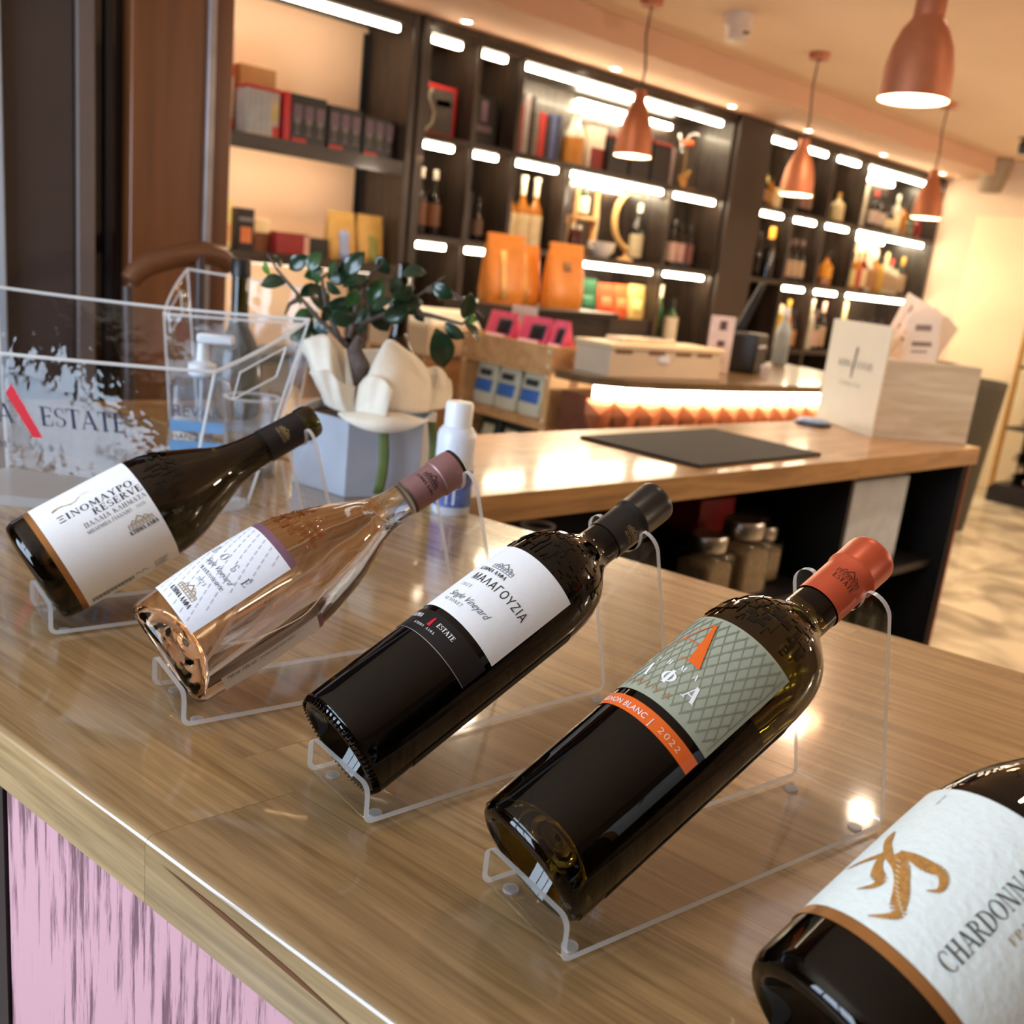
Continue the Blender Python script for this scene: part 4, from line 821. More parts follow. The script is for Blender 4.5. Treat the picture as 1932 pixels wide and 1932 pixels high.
bk1, bb, bt = bucket('ice_bucket', 'large clear acrylic ice bucket with estate name and red stroke at left', [(.22, 1.250), (.462, 1.062), (.556, 1.095), (.34, 1.330)], [(.16, 1.275, 1.182), (.476, 1.025, 1.182), (.655, 1.135, 1.236), (.345, 1.385, 1.236)], loc=(.40, 1.19))
B0, B1, T0, T1 = bb[0], bb[1], bt[0], bt[1]
fn = (T0 - B0).lerp(T1 - B1, .5).normalized(); fu = (T1 - T0).lerp(B1 - B0, .5).normalized(); nr = fu.cross(fn).normalized()
oo = B0.lerp(B1, .49).lerp(T0.lerp(T1, .49), .58) + nr * .0135
if nr.y > 0: oo = oo - nr * .027
flat_text('lettering', shift(serif('ESTATE', .022, sp=.0)[0], .012, 0), ink_navy, bk1, oo, fu, fn); flat_text('lettering', shift(serif('ALPHA', .022, sp=.0)[0], -.100, 0), ink_navy, bk1, oo, fu, fn)
flat_text('red_stroke', [[(.001, -.015), (.012, -.015), (-.014, .045), (-.022, .034)]], ink_red, bk1, oo, fu, fn); flat_text('lettering', shift(serif('ΚΤΗΜΑ ΑΛΦΑ', .008, sp=.55)[0], -.07, -.03), ink_navy, bk1, oo, fu, fn)
bk2, _, _ = bucket('ice_bucket', 'second clear acrylic bucket with a dark bottle standing in it, behind the first', [(.68, 1.635), (.82, 1.51), (.915, 1.615), (.775, 1.74)], [(.67, 1.645, 1.19), (.845, 1.465, 1.20), (.95, 1.61, 1.25), (.77, 1.785, 1.262)], loc=(.80, 1.625))
def plain_bottle(name, label, loc, h, r, gm, cap=None, lab=None, grp=None, rn=.0145, sh=.62, mat=None, cat='bottle', seg=18, lb=(.15, .5), caph=.14, top=None):
    t = thing(name, label, cat, loc, group=grp)
    prof = [(0, .003), (r * .8, .0), (r, .006), (r, h * sh * .85), (r * .92, h * sh), (rn * 1.25, h * (sh + .13)), (rn, h * (sh + .2)), (rn, h * .985), (rn * .9, h), (0, h)]
    MB().lathe(prof, seg).build('glass', gm, t, smooth=50)
    if cap: MB().lathe([(rn * 1.02, h * (1 - caph)), (rn * 1.12, h * (1 - caph)), (rn * 1.12, h * 1.0), (rn * 1.0, h * 1.008), (0, h * 1.008)], seg).build('cap', cap, t, smooth=50)
    if lab: MB().lathe([(r * 1.012, h * lb[0]), (r * 1.012, h * lb[1])], seg).build('label', lab, t, smooth=50)
    if top: MB().lathe([(0, h * 1.0), (rn * 1.3, h * 1.004), (rn * 1.45, h * 1.03), (rn * 1.2, h * 1.06), (0, h * 1.065)], seg).build('stopper', top, t)
    return t
plain_bottle('champagne_bottle', 'dark green bottle standing in the second bucket, neck above its rim', (.798, 1.625, 1.0127), .278, .041, g_olive, MATS['matt_black_foil'], None, rn=.0150, sh=.45, cat='wine bottle', caph=.1, seg=28)
plain_bottle('champagne_bottle', 'brown glass bottle standing behind the bonsai and cream flower', (.985, 1.40, 1.0), .318, .045, g_brown, MATS['matt_black_foil'] if 0 else None, None, rn=.0150, sh=.45, cat='wine bottle', seg=28)
# hand sanitiser
t = thing('pump_bottle', 'clear hand gel bottle with white pump seen through the ice bucket', 'pump bottle', (.612, 1.36, 1.0), RAD(-35))
MB().box(-.042, .042, -.028, .028, .0, .125).build('bottle', CLEAR('gel_bottle_clear', (.90, .93, .97), .03), t, bevel=.014)
MB().lathe([(.016, .126), (.02, .13), (.02, .145), (.009, .15), (.007, .175), (.0, .175)], 20).build('pump_collar', white_pl, t); MB().box(-.008, .045, -.009, .009, .1755, .190).build('pump_head', white_pl, t, bevel=.004)
MB().tube([(0, 0, .01), (0, 0, .126)], .0025, 6).build('dip_tube', white_pl, t)
flat_text('lettering', shift(sans('REVAL', .017)[0], -.036, .070), M('grey_blue_ink', (84, 96, 118)), t, (0, -.0285, 0), (1, 0, 0), (0, 0, 1)); flat_text('lettering', shift(sans('HAND GEL', .0095)[0], -.036, .036), MATS['grey_blue_ink'], t, (0, -.0285, 0), (1, 0, 0), (0, 0, 1), .0012)
MB().box(-.038, .038, -.0289, -.0283, .048, .064).box(-.038, .038, -.0289, -.0283, .018, .034).build('blue_label', M('sky_blue_label', (116, 170, 214), .5), t, smooth=0)
t = thing('glass_beaker', 'small clear glass with cork pieces between the ice bucket and the pot', 'glass', (.645, 1.262, 1.0))
MB().lathe([(0, 0), (.035, 0), (.037, .004), (.040, .11), (.038, .11), (.034, .008), (0, .008)], 28).build('glass', CLEAR('beaker_clear', (.9, .92, .94), .02), t); MB().lathe([(.038, .1101), (.041, .1125), (.038, .114)], 28).build('rim', acr_edge, t)
for k, (dx, dy, z) in enumerate(((-.012, .0, .009), (.014, .006, .009), (.0, -.014, .031))): MB().lathe([(0, 0), (.0105, 0), (.0105, .021), (0, .021)], 14, dx, dy, z).build('cork', MATS['cork'], t)
# spray can
t = thing('spray_can', 'white and blue spray can beside the bonsai pot at the counter edge', 'spray can', (.803, .990, 1.0))
MB().lathe([(0, 0), (.024, 0), (.0262, .003), (.0262, .103), (.0245, .112), (.020, .118), (0, .118)], 36).build('can', M('glossy_white_can', (214, 222, 236), .25, var=.02), t); MB().lathe([(.0185, .1182), (.0185, .146), (.0170, .151), (0, .152)], 32).build('cap', white_pl, t)
bl = MB().lathe([(.0264, .012), (.0264, .0615)], 36).build('blue_label', M('royal_blue_label', (38, 84, 172), .35, var=.1, scale=60), t)
pr = []
for k in range(9): pr += _L(0, .066 + k * .0036, .03 - .004 * (k % 3), .066 + k * .0036, .0012)
polys_to_mb(pr, lambda x, y: (.0265 * cos(-1.75 + x / .0265 - .45), .0265 * sin(-1.75 + x / .0265 - .45), y)).build('small_print', M('blue_grey_print', (110, 126, 160)), t, smooth=0)
pr = []
for k in range(6): pr += _L(0, .022 + k * .0058, .03 - .006 * (k % 2), .022 + k * .0058, .0018)
polys_to_mb(pr, lambda x, y: (.0267 * cos(-1.75 + x / .0265 - .45), .0267 * sin(-1.75 + x / .0265 - .45), y)).build('small_print', M('pale_blue_print', (120, 160, 220)), t, smooth=0)
polys_to_mb([[(0, .016), (.012, .016), (.012, .05), (0, .05)]], lambda x, y: (.0268 * cos(-2.55 + x / .0265), .0268 * sin(-2.55 + x / .0265), y)).build('white_panel', ink_white, t, smooth=0)
# pot + bonsai + fabric flower
pcx, pcy, PR = .765, 1.185, .108
t = thing('plant_pot', 'hexagonal pale concrete pot holding the little bonsai tree', 'plant pot', (pcx + .015, pcy - .0132, 1.0), RAD(43.3))
hexp = lambda r: [(r * cos(RAD(60 * k)), r * sin(RAD(60 * k))) for k in range(6)]
conc = M('pale_concrete', (172, 178, 190), .6, var=.05, scale=25, bump=.08)
mb = MB(); o_, i_ = hexp(PR), hexp(PR - .009); n = 6
vs = [(x * .97, y * .97, 0) for x, y in o_] + [(x, y, .108) for x, y in o_] + [(x, y, .108) for x, y in i_] + [(x, y, .09) for x, y in i_]
fs = [tuple(range(5, -1, -1)), tuple(range(18, 24))] + [(q * 6 + k, q * 6 + (k + 1) % 6, (q + 1) * 6 + (k + 1) % 6, (q + 1) * 6 + k) for q in range(3) for k in range(6)]
mb.add(vs, fs).build('pot', conc, t, smooth=30, bevel=.0015)
MB().prism(hexp(PR - .0105), .0905, .096).build('soil', M('dark_soil', (52, 40, 30), .9, var=.4, scale=150, bump=.6), t, smooth=0)
plant = thing('bonsai_tree', 'small bonsai with glossy dark green leaves in the concrete pot', 'plant', (pcx, pcy, 1.0965))
bark = M('grey_brown_bark', (92, 80, 74), .85, var=.35, scale=90, bump=.8)
# camera-facing plane of the plant: lateral unit vector and up
lat = Vector((.74, -.66, 0)).normalized(); dpt = Vector((.66, .74, 0)).normalized()
def PP(a, h, dd=0): return lat * a + dpt * dd + Vector((0, 0, h))
MB().tube([PP(.022, .008, -.032), PP(.021, .03, -.040), PP(.016, .055, -.042), PP(.010, .078, -.038), PP(.0, .098, -.03), PP(.004, .115, -.02)], [.016, .015, .013, .014, .011, .006], 12).build('trunk', bark, plant)
br = [([(-.016, .10), (-.03, .112), (-.06, .135), (-.085, .16), (-.12, .195), (-.135, .215)], 0), ([(-.014, .112), (-.012, .125), (.03, .148), (.055, .16), (.09, .19), (.115, .212)], .01), ([(.05, .158), (.10, .155), (.145, .148), (.16, .165)], .0), ([(-.03, .113), (-.05, .15), (-.06, .19), (-.03, .215)], .02), ([(-.012, .12), (-.005, .16), (.01, .20), (.03, .22)], -.02), ([(-.085, .16), (-.10, .15), (-.105, .135)], -.01), ([(.09, .19), (.125, .19), (.155, .175), (.175, .16)], .005)]
for p, dd in br: MB().tube([PP(a, h, dd * k / 3) for k, (a, h) in enumerate(p)], [.0045 - .0032 * k / (len(p) - 1) for k in range(len(p))], 7).build('branch', bark, plant)
lf_d = [M('dark_leaf', (22, 48, 28), .28, var=.25, scale=30, coat=.3), M('mid_leaf', (40, 74, 34), .3, var=.25, scale=30, coat=.25), M('light_leaf', (88, 124, 44), .35, var=.2, scale=30)]
def leafmesh(name, m):
    mb = MB()
    def f(u, v): w_ = sin(pi * min(1, u * .98 + .01)) ** .75 * .42; x = u; y = (v - .5) * w_; return (x, y, .10 * sin(pi * u) - .05 * u + 1.1 * abs(v - .5) ** 1.5 * w_ * .5)
    mb.grid(f, 6, 4); return mb
LEAVES = [(65, 140, 85, 120, 0), (104, 185, 70, -80, 2), (85, 275, 140, 10, 0), (240, 150, 130, 30, 0), (355, 145, 125, 60, 1), (300, 215, 110, 20, 1), (375, 225, 100, 80, 1), (630, 160, 150, 50, 0), (540, 175, 90, 40, 0), (765, 165, 110, 120, 0), (620, 275, 140, 15, 0), (465, 235, 140, 5, 0), (345, 365, 175, 115, 0), (275, 320, 100, 40, 0), (530, 395, 150, 10, 0), (615, 360, 110, 60, 1), (740, 320, 140, 60, 1), (835, 300, 125, 95, 0), (910, 330, 130, 20, 0), (930, 400, 180, 5, 0), (755, 490, 170, 120, 0), (880, 460, 150, 20, 0), (270, 490, 140, 20, 1), (330, 520, 120, 70, 0), (290, 590, 130, 20, 1), (410, 570, 150, 80, 0), (440, 450, 110, 60, 0), (575, 470, 150, 0, 0), (640, 510, 165, 85, 0), (1160, 320, 120, -30, 0), (1310, 410, 140, 70, 0), (1330, 490, 80, -20, 2), (1250, 560, 125, -40, 0), (1340, 580, 130, -50, 0), (1172, 665, 210, 98, 0), (700, 390, 120, 150, 0), (985, 215, 130, 10, 0), (800, 400, 120, 30, 0), (270, 375, 60, -60, 1), (500, 300, 90, 140, 0), (1010, 470, 90, -60, 0), (480, 190, 90, 70, 1)]
kk = 460 / 1587 * 1.43 / 1820          # metres per crop pixel at the plant
protos = [leafmesh('leaf', m).build('leaf', m, plant, smooth=60, solid=.0008) for m in lf_d]; used = [False] * 3; rl = random.Random(2)
for (cx, cy, ln, an, mi) in LEAVES:
    o = protos[mi] if not used[mi] else protos[mi].copy()
    if used[mi]: COL.objects.link(o); o.parent = plant
    used[mi] = True
    L_ = ln * kk * 1.2; a = RAD(an + 6); A = (cx - 648) * kk; Hh = (1186 - cy) * kk + A * .11 - .018
    d2 = (lat * cos(a) + Vector((0, 0, 1)) * sin(a)); dd = rl.uniform(-.05, .05); tw = RAD(rl.uniform(-50, 50))
    nrm_ = -dpt * cos(tw) + Vector((0, 0, 1)) * .25; xax = (d2 + dpt * rl.uniform(-.35, .35)).normalized(); yax = nrm_.cross(xax).normalized(); yax = (yax * cos(tw) + xax.cross(yax) * sin(tw)).normalized(); zax = xax.cross(yax)
    pos = PP(A, Hh, dd) - xax * L_ / 2
    wd = L_ * 1.55
    o.matrix_local = Matrix(((xax.x * L_, yax.x * wd, zax.x * L_, pos.x), (xax.y * L_, yax.y * wd, zax.y * L_, pos.y), (xax.z * L_, yax.z * wd, zax.z * L_, pos.z), (0, 0, 0, 1)))
fab = M('cream_fabric', (226, 218, 202), .75, var=.04, scale=60, sheen=.3)
fw = thing('fabric_flower', 'large cream fabric rose wrapped around the bonsai trunk over the pot', 'artificial flower', (pcx, pcy, 1.1085))
def bez(pts, t):
    pts = [Vector(p) for p in pts]
    while len(pts) > 1: pts = [a.lerp(b, t) for a, b in zip(pts, pts[1:])]
    return pts[0]
def petal(rows, wav=.002, ph=0):
    """cloth petal: rows of control points (lateral cm, height cm, depth cm toward the back)"""
    def f(u, v):
        p = bez([bez(r, u) for r in rows], v); q = lat * p.x * .01 + dpt * p.z * .01 + Vector((0, 0, p.y * .01)); q += (dpt * sin(u * 13 + ph) + Vector((0, 0, .5)) * sin(u * 9 + 2 * ph)) * (wav * 1.8 * (1 - v) ** .7); return tuple(q)
    return MB().grid(f, 20, 14).build('petal', fab, fw, smooth=80, solid=.0014)
petal([[(-9.2, 7.6, 1), (-6.5, 11.5, -4), (-3.0, 10.2, -6), (-1.8, 8.6, 0)], [(-6.5, 6.5, -1), (-5.0, 6.0, -9.5), (-2.5, 6.5, -10), (-1.2, 5, -5)], [(-4.2, 1.4, -2), (-3.2, 1.0, -7.5), (-.8, 1.0, -9.5), (.6, 1.2, -8.5)]], .0035, 1)
petal([[(-5.5, 5.6, -7), (-2.6, 6.8, -11), (-1, 5.5, -11), (1.4, 4.2, -9)], [(-3.4, 4.0, -9), (-2, 3.0, -12), (0, 2.6, -12.5), (1.6, 2.6, -10)], [(-2.6, 1.6, -9), (-1, 1.0, -10.5), (.6, 1.0, -11.5), (1.8, 1.2, -10)]], .003, 2)
petal([[(3.6, 9.4, -1), (4.6, 11.4, -3), (7.0, 10.2, -1), (10.2, 5.8, 3)], [(2.2, 5.2, -8), (3.9, 9.8, -14), (8.4, 9.0, -13), (11.4, 3.6, -1)], [(1.6, .6, -9.5), (4.4, 2.4, -13), (8.4, 1.6, -12), (11, 1.0, -3)]], .002, 3)
petal([[(1.6, .8, -9.6), (4.4, 2.6, -12.5), (8, 1.6, -12), (10.8, .4, -5)], [(-1.6, 1.0, -10.5), (3.6, 1.4, -17.5), (8.6, 1.0, -17), (12, .8, -8)], [(.4, .5, -12.2), (4.0, -1.0, -15), (8.2, -1.2, -14.5), (11.2, .6, -9)]], .001, 4)
petal([[(9.6, 6.6, 4), (11.6, 7.0, 6), (13.2, 4.6, 7)], [(9.8, 4.0, 0), (12.2, 3.4, 2), (14, 2.2, 6)], [(10.2, 1.0, -2), (12.2, .9, 0), (13.4, 1.0, 4)]], .002, 5)
petal([[(1.8, 4.6, -8.8), (4.4, 8.4, -11), (7, 4.4, -12.2)], [(1.7, 2.6, -10), (3.8, 5.4, -13), (6.6, 2.8, -13.4)], [(1.7, .9, -10), (4, 1.6, -12.6), (6.4, 1.4, -13)]], .0015, 6)
petal([[(-8, 6, 4), (-2, 9, 9), (5, 9, 9), (11, 5, 6)], [(-7, 3, 2), (-2, 5, 7), (5, 5, 7), (10, 3, 4)], [(-5, 1, 2), (-2, 1, 5), (5, 1, 5), (9, 1, 2)]], .003, 7)
rb = M('olive_ribbon', (92, 104, 48), .5, var=.15, scale=40)
fr_ = (-dpt * .092)
for a, z0, w_, nm in ((.055, -.10, .007, 'ribbon'), (.118, -.10, .006, 'ribbon')):
    q = lat * a - dpt * ((.098 if a < .06 else .05)); MB().grid(lambda u, v: tuple(q + lat * (w_ * (u - .5) * 2 + .006 * sin(v * 3)) - dpt * (.004 * sin(v * pi)) + Vector((0, 0, .0 + (z0) * v))), 3, 8).build(nm, rb, fw, solid=.0012)
# ================================================================== CHAIR REFLECTION at the far left, built as a solid chair
st = thing('chair_reflection', 'brown bentwood chair standing in for a reflection in the brown panel', 'chair', (.86, 2.03, 0))
bw = WOOD('brown_bentwood', (84, 50, 28), (104, 64, 36), scale=2, stretch=(1, 8, 8), rough=.4)
MB().tube([(-.098, .02, 1.218), (-.085, .02, 1.236), (-.06, .02, 1.255), (.0, .02, 1.277), (.06, .02, 1.288), (.10, .02, 1.284), (.125, .02, 1.262)], [.020, .022, .024, .025, .025, .023, .018], 12).build('backrest', bw, st)
MB().tube([(.045, .005, 1.28), (.045, -.01, .76)], .011, 10).build('back_post', M('dark_post', (60, 46, 44), .4), st); MB().tube([(-.12, -.03, 1.21), (-.11, -.03, .76)], .011, 10).build('back_post', MATS['dark_post'], st)
MB().lathe([(0, .72), (.17, .72), (.185, .735), (.18, .755), (0, .76)], 28, -.03, -.12).build('seat', bw, st)
for dx, dy in ((-.15, -.25), (.09, -.25), (-.15, .0), (.09, .0)): MB().tube([(dx, dy, .725), (dx * 1.25, dy * 1.15, .0)], [.014, .012], 8).build('leg', bw, st)
# ================================================================== BAR with LED band and its scallops of light modelled in copper
bar = thing('bar_counter', 'curved bar with glowing edge band and light scallops modelled on its copper front', 'counter')
front = [(2.16, 2.20), (2.16, 2.10), (2.175, 2.035), (2.25, 1.985), (2.385, 1.942), (2.74, 1.891), (3.21, 1.854), (3.5, 1.845), (3.74, 1.845)]
back = [(3.95, 2.55), (2.58, 2.55), (2.58, 2.215)]
MB().prism(front + back, 1.004, 1.030).build('bar_top', WOOD('dark_bar_top', (96, 74, 48), (122, 94, 60), scale=2, stretch=(1, 8, 8), rough=.3, coat=.3), bar, smooth=20)
def offs(pts, d):
    o = []
    for i, p in enumerate(pts):
        a, b = Vector(pts[max(i - 1, 0)]), Vector(pts[min(i + 1, len(pts) - 1)]); t_ = (b - a).normalized(); n_ = Vector((-t_.y, t_.x)); o.append(tuple(Vector(p) + n_ * d))
    return o
fo, fi = offs(front[2:], .004), offs(front[2:], .02)
MB().prism(fo + fi[::-1], .966, 1.0035).build('led_band', led_bar, bar, smooth=40)
MB().prism(offs(front[1:], .035) + [(3.93, 2.5), (2.60, 2.5), (2.60, 2.20), (2.2, 2.20)], 0.0, .965).build('carcass', M('copper_brown_carcass', (120, 70, 46), .5, metal=.2), bar, smooth=20)
cop = M('copper_light_scallop', (206, 122, 82), .34, metal=.55, var=.12, scale=30, rand=.08)
# pointed copper pieces stand in for scallops of LED light on the front
def scallop_mesh():
    mb = MB(); pts = [(-.045, 0), (.045, 0), (.045, -.05), (.030, -.085), (0, -.125), (-.030, -.085), (-.045, -.05)]
    vs = [(x, .004, z) for x, z in pts] + [(0, -.016, -.045)]; return mb.add(vs, [(i, (i + 1) % 7, 7) for i in range(7)])
sm_ = scallop_mesh(); proto = None; path = offs(front[2:], .028); seg = []; 
for a, b in zip(path, path[1:]): seg.append((Vector(a), Vector(b), (Vector(b) - Vector(a)).length))
tot = sum(s_[2] for s_ in seg)
for row in range(3):
    dist_ = .03 + (.045 if row % 2 else 0)
    while dist_ < min(tot - .03, 1.75):
        q = dist_; 
        for a, b, l in seg:
            if q <= l: break
            q -= l
        p = a.lerp(b, q / l); an = math.atan2(b.y - a.y, b.x - a.x)
        if proto is None: proto = sm_.build('copper_light_scallop', cop, bar, smooth=0); o = proto
        else: o = proto.copy(); COL.objects.link(o); o.parent = bar
        o.location = (p.x, p.y, .958 - row * .085); o.rotation_euler = (0, 0, an); dist_ += .09
# things on the bar
t = thing('flat_carton', 'wide flat beige carton on the bar top left of the menu card', 'box', (2.225, 2.035, 1.0302), RAD(-6))
MB().box(0, .50, 0, .17, 0, .088).build('carton', M('beige_carton', (206, 186, 158), .6, var=.04, scale=8), t, bevel=.003); MB().box(-.006, .506, -.006, .176, .0882, .104).build('lid', M('pale_carton_lid', (224, 198, 158), .55, var=.04), t, bevel=.004); MB().box(.21, .25, -.0068, -.0005, .052, .074).build('latch', white_pl, t, smooth=0)
for k, x in enumerate((.02, .16, .28, .38)): MB().box(x, x + .07, -.0014, -.0002, .074, .086).build('printed_mark', M('brown_print', (120, 84, 60)), t, smooth=0)
for k, (x, nm, dk) in enumerate(((2.335, 'left of two small cream display cards lying on the beige carton', 0), (2.465, 'small display card with black picture lying on the beige carton', 1))):
    t = thing('display_card', nm, 'card', (x, 2.085, 1.1345), RAD(-6), 'cards on the carton'); MB().box(0, .115, 0, .09, 0, .014).build('card', M('cream_card', (236, 214, 176), .6), t, bevel=.002)
    MB().box(.024, .09, .018, .07, .0142, .0155).build('picture', M('black_card_print', (34, 28, 26)) if dk else M('white_card_print', (246, 232, 208)), t, smooth=0)
t = thing('menu_card', 'upright white menu card with three small pictures on the bar', 'menu card', (2.98, 2.19, 1.0302), RAD(-36))
MB().box(-.045, .045, -.006, .006, 0, .205).build('card', M('pinkish_white_card', (226, 204, 196), .5), t, bevel=.001)
for z in (.155, .095, .03): MB().box(-.013, .015, -.0072, -.0061, z, z + (.034 if z > .15 else .022)).build('picture', M('brown_card_picture', (96, 70, 62)), t, smooth=0)
t = thing('till_screen', 'black point-of-sale monitor tilted on the bar behind the menu card', 'monitor', (3.42, 2.36, 1.0302), RAD(35))
MB().hexa([(-.13, .05, .10), (.13, .05, .10), (.13, .09, .11), (-.13, .09, .11)], [(-.13, -.02, .335), (.13, -.02, .335), (.13, .0, .345), (-.13, .0, .345)]).build('screen', M('black_monitor', (26, 22, 22), .3, coat=.3), t, bevel=.005)
MB().tube([(0, .08, .16), (0, .1, .07), (0, .06, .05)], [.02, .022, .024], 10).build('neck', black_pl, t); MB().box(-.10, .10, -.02, .14, 0, .014).build('base', black_pl, t, bevel=.004); MB().hexa([(-.12, .047, .112), (.12, .047, .112), (.12, .048, .112), (-.12, .048, .112)], [(-.12, -.0215, .325), (.12, -.0215, .325), (.12, -.0205, .325), (-.12, -.0205, .325)]).build('display', M('dim_screen', (60, 44, 36), .15), t, smooth=0)
t = thing('card_terminal', 'black till printer block on the bar below the monitor', 'printer', (3.18, 2.20, 1.0302), RAD(20)); MB().box(-.07, .09, -.05, .07, 0, .15).build('housing', M('black_printer', (18, 17, 18), .45), t, bevel=.01); MB().box(-.05, .06, -.052, -.0501, .10, .108).build('paper_slot', white_pl, t, smooth=0)
t = thing('paper_cup', 'small pale paper cup on the bar in front of the till', 'cup', (3.06, 2.03, 1.0302)); MB().lathe([(0, 0), (.014, 0), (.018, .045), (.016, .045), (.013, .003), (0, .003)], 18).build('cup', M('pale_cup', (196, 180, 170)), t); MB().lathe([(.0165, .045), (.019, .047), (.0165, .049)], 18).build('rim', white_pl, t)
plain_bottle('syrup_bottle', 'pale blue plastic bottle on the bar right of the till', (3.80, 2.46, 1.0302), .25, .034, M('pale_blue_bottle', (150, 160, 164), .35), white_pl, None, rn=.012)
# ================================================================== CRATES
pine = WOOD('honey_pine', (196, 142, 88), (222, 172, 116), scale=2.2, stretch=(2, 5, 5), rough=.5, rand=.05, bump=.04)
ink_b = M('burnt_brown_print', (140, 90, 54), .6)
def crate(label, x0, x1, y0, y1, z0, z1, open_side=None, th=.014, mark=None, grp='stacked pine wine crates'):
    t = thing('wine_crate', label, 'crate', (x0, y0, z0), group=grp); a, b, h = x1 - x0, y1 - y0, z1 - z0
    def bd(n, *q): MB().box(*q).build(n, pine, t, bevel=.0015)
    if open_side == 'top':
        bd('bottom_board', th, a - th, th, b - th, 0, th); bd('long_board', 0, th, 0, b, 0, h); bd('long_board', a - th, a, 0, b, 0, h); bd('end_board', th, a - th, 0, th, 0, h); bd('end_board', th, a - th, b - th, b, 0, h)
    else:        # lying on its side, open toward -x
        bd('bottom_board', 0, a, 0, b, 0, th); bd('top_board', 0, a, 0, b, h - th, h); bd('end_board', 0, a, 0, .03, th, h - th); bd('end_board', 0, a, b - .03, b, th, h - th); bd('back_board', a - th, a, .03, b - .03, th, h - th)
    for zz in (.018, h - .018):
        for yy in (.02, b - .02): MB().lathe([(0, -.0012), (.006, -.0008), (.007, 0)], 10).build('nail_head', M('bright_nail', (250, 226, 190), .3, metal=.4), t).matrix_local = Matrix.Translation((-.0001, yy, zz)) @ Matrix.Rotation(RAD(90), 4, 'Y')
    if mark == 'oval': flat_text('burnt_mark', _A(.10, .042, .05, .022, 0, 360, .003, .003, 24) + _A(.10, .042, .03, .012, 0, 360, .006, .004, 18), ink_b, t, (0, -.0005, 0), (1, 0, 0), (0, 0, 1))
    if mark == 'script': flat_text('burnt_mark', shift(sans('Meraviglia', .026, shear=.35)[0], 0, 0), ink_b, t, (.05, -.0005, .035), (.85, 0, .5), (-.5, 0, .85)); flat_text('burnt_mark', [[(.09, .13), (.13, .13), (.13, .165), (.09, .165)]], ink_b, t, (0, -.0005, 0), (1, 0, 0), (0, 0, 1))
    return t
crate('open-topped pine crate full of pink bags, top of the stack beside the bar', 2.19, 2.45, 2.25, 2.72, 1.012, 1.094, 'top', mark='oval')
crate('pine crate on its side holding blue and white bags, under the pink bag crate', 2.19, 2.45, 2.25, 2.72, .832, 1.0115, 'side', mark='script')
crate('lowest visible pine crate of the stack, half hidden by the island', 2.19, 2.45, 2.25, 2.72, .652, .8315, 'side')
tag(MB().box(2.20, 2.45, 2.26, 2.71, 0, .6515).build('pine_plinth', pine, bevel=.003), 'plain pine plinth under the crate stack', 'plinth')
crate('pine crate at the left of the stack, dark bag inside, below the cream box', 2.10, 2.36, 2.80, 3.20, .80, .99, 'side')
crate('bottom pine crate behind the spray can', 2.10, 2.36, 2.80, 3.20, .60, .7995, 'side')
tag(MB().box(2.12, 2.34, 2.82, 3.18, 0, .5995).build('pine_plinth', pine, bevel=.003), 'low pine plinth under the left crates', 'plinth')
t = thing('cream_box', 'cream carton with a lifted flap on the left crates', 'box', (2.09, 2.79, .9905)); MB().box(0, .25, 0, .38, 0, .10).build('carton', M('cream_carton', (244, 214, 170), .6, var=.02), t, bevel=.003); MB().hexa([(.0, .0, .101), (.25, .0, .101), (.25, .38, .101), (.0, .38, .101)], [(.04, .03, .15), (.23, .05, .165), (.24, .33, .15), (.05, .35, .16)]).build('tissue', M('white_tissue', (250, 236, 212), .8), t, bevel=.01)
# bags: pouch shape
def pouch(name, label, loc, w_, d_, h, mat, rz=0, deco=None, group=None, cat='bag', top=.985, lean=0):
    t = thing(name, label, cat, loc, rz, group)
    def f(u, v):
        a = 2 * pi * u; z = h * v; k = d_ * ((1 - v) ** .8 * .97 + .03) if v > .15 else d_ * (.76 + v * .75)
        ww = w_ * (.94 + .06 * sin(v * pi)) * (1 if v < .85 else top + (1 - top) * (1 - v) / .15)
        c_, s_ = cos(a), sin(a); sg = lambda q: abs(q) ** .38 * (1 if q > 0 else -1)
        return (sg(c_) * ww / 2, sg(s_) * k / 2 + lean * v, z)
    mb = MB().grid(f, 20, 10); mb.add([(0, 0, 0)], []); mb.f.append(list(range(20))); mb.m.append(0)
    mb.build('bag', mat, t, smooth=60)
    MB().box(-w_ * .492, w_ * .492, lean - .004, lean + .004, h * .94, h * .985).build('seam', mat, t, smooth=0, bevel=.001)
    yf = lambda z: -(d_ * ((1 - z / h) ** .8 * .97 + .03)) / 2 - .0015 + lean * z / h
    for nm, x0, x1, z0, z1, m in (deco or []):
        MB().grid(lambda u, v: (x0 + (x1 - x0) * u, yf(z0 + (z1 - z0) * v) - .002 + (.16 * d_ * abs((x0 + (x1 - x0) * u) / (w_ / 2)) ** 6), z0 + (z1 - z0) * v), 6, 4).build(nm, m, t, smooth=60, solid=.0012)
    return t
C_ = lambda n, c, r=.4, **k: M(n, c, r, **k)
pinkb = C_('pink_foil', (226, 84, 112), .32, var=.12, scale=26, bump=1.0); blk = C_('black_print', (32, 28, 34), .4); palep = C_('pale_pink_print', (246, 206, 208), .4); redp = C_('red_foil', (206, 44, 66), .35)
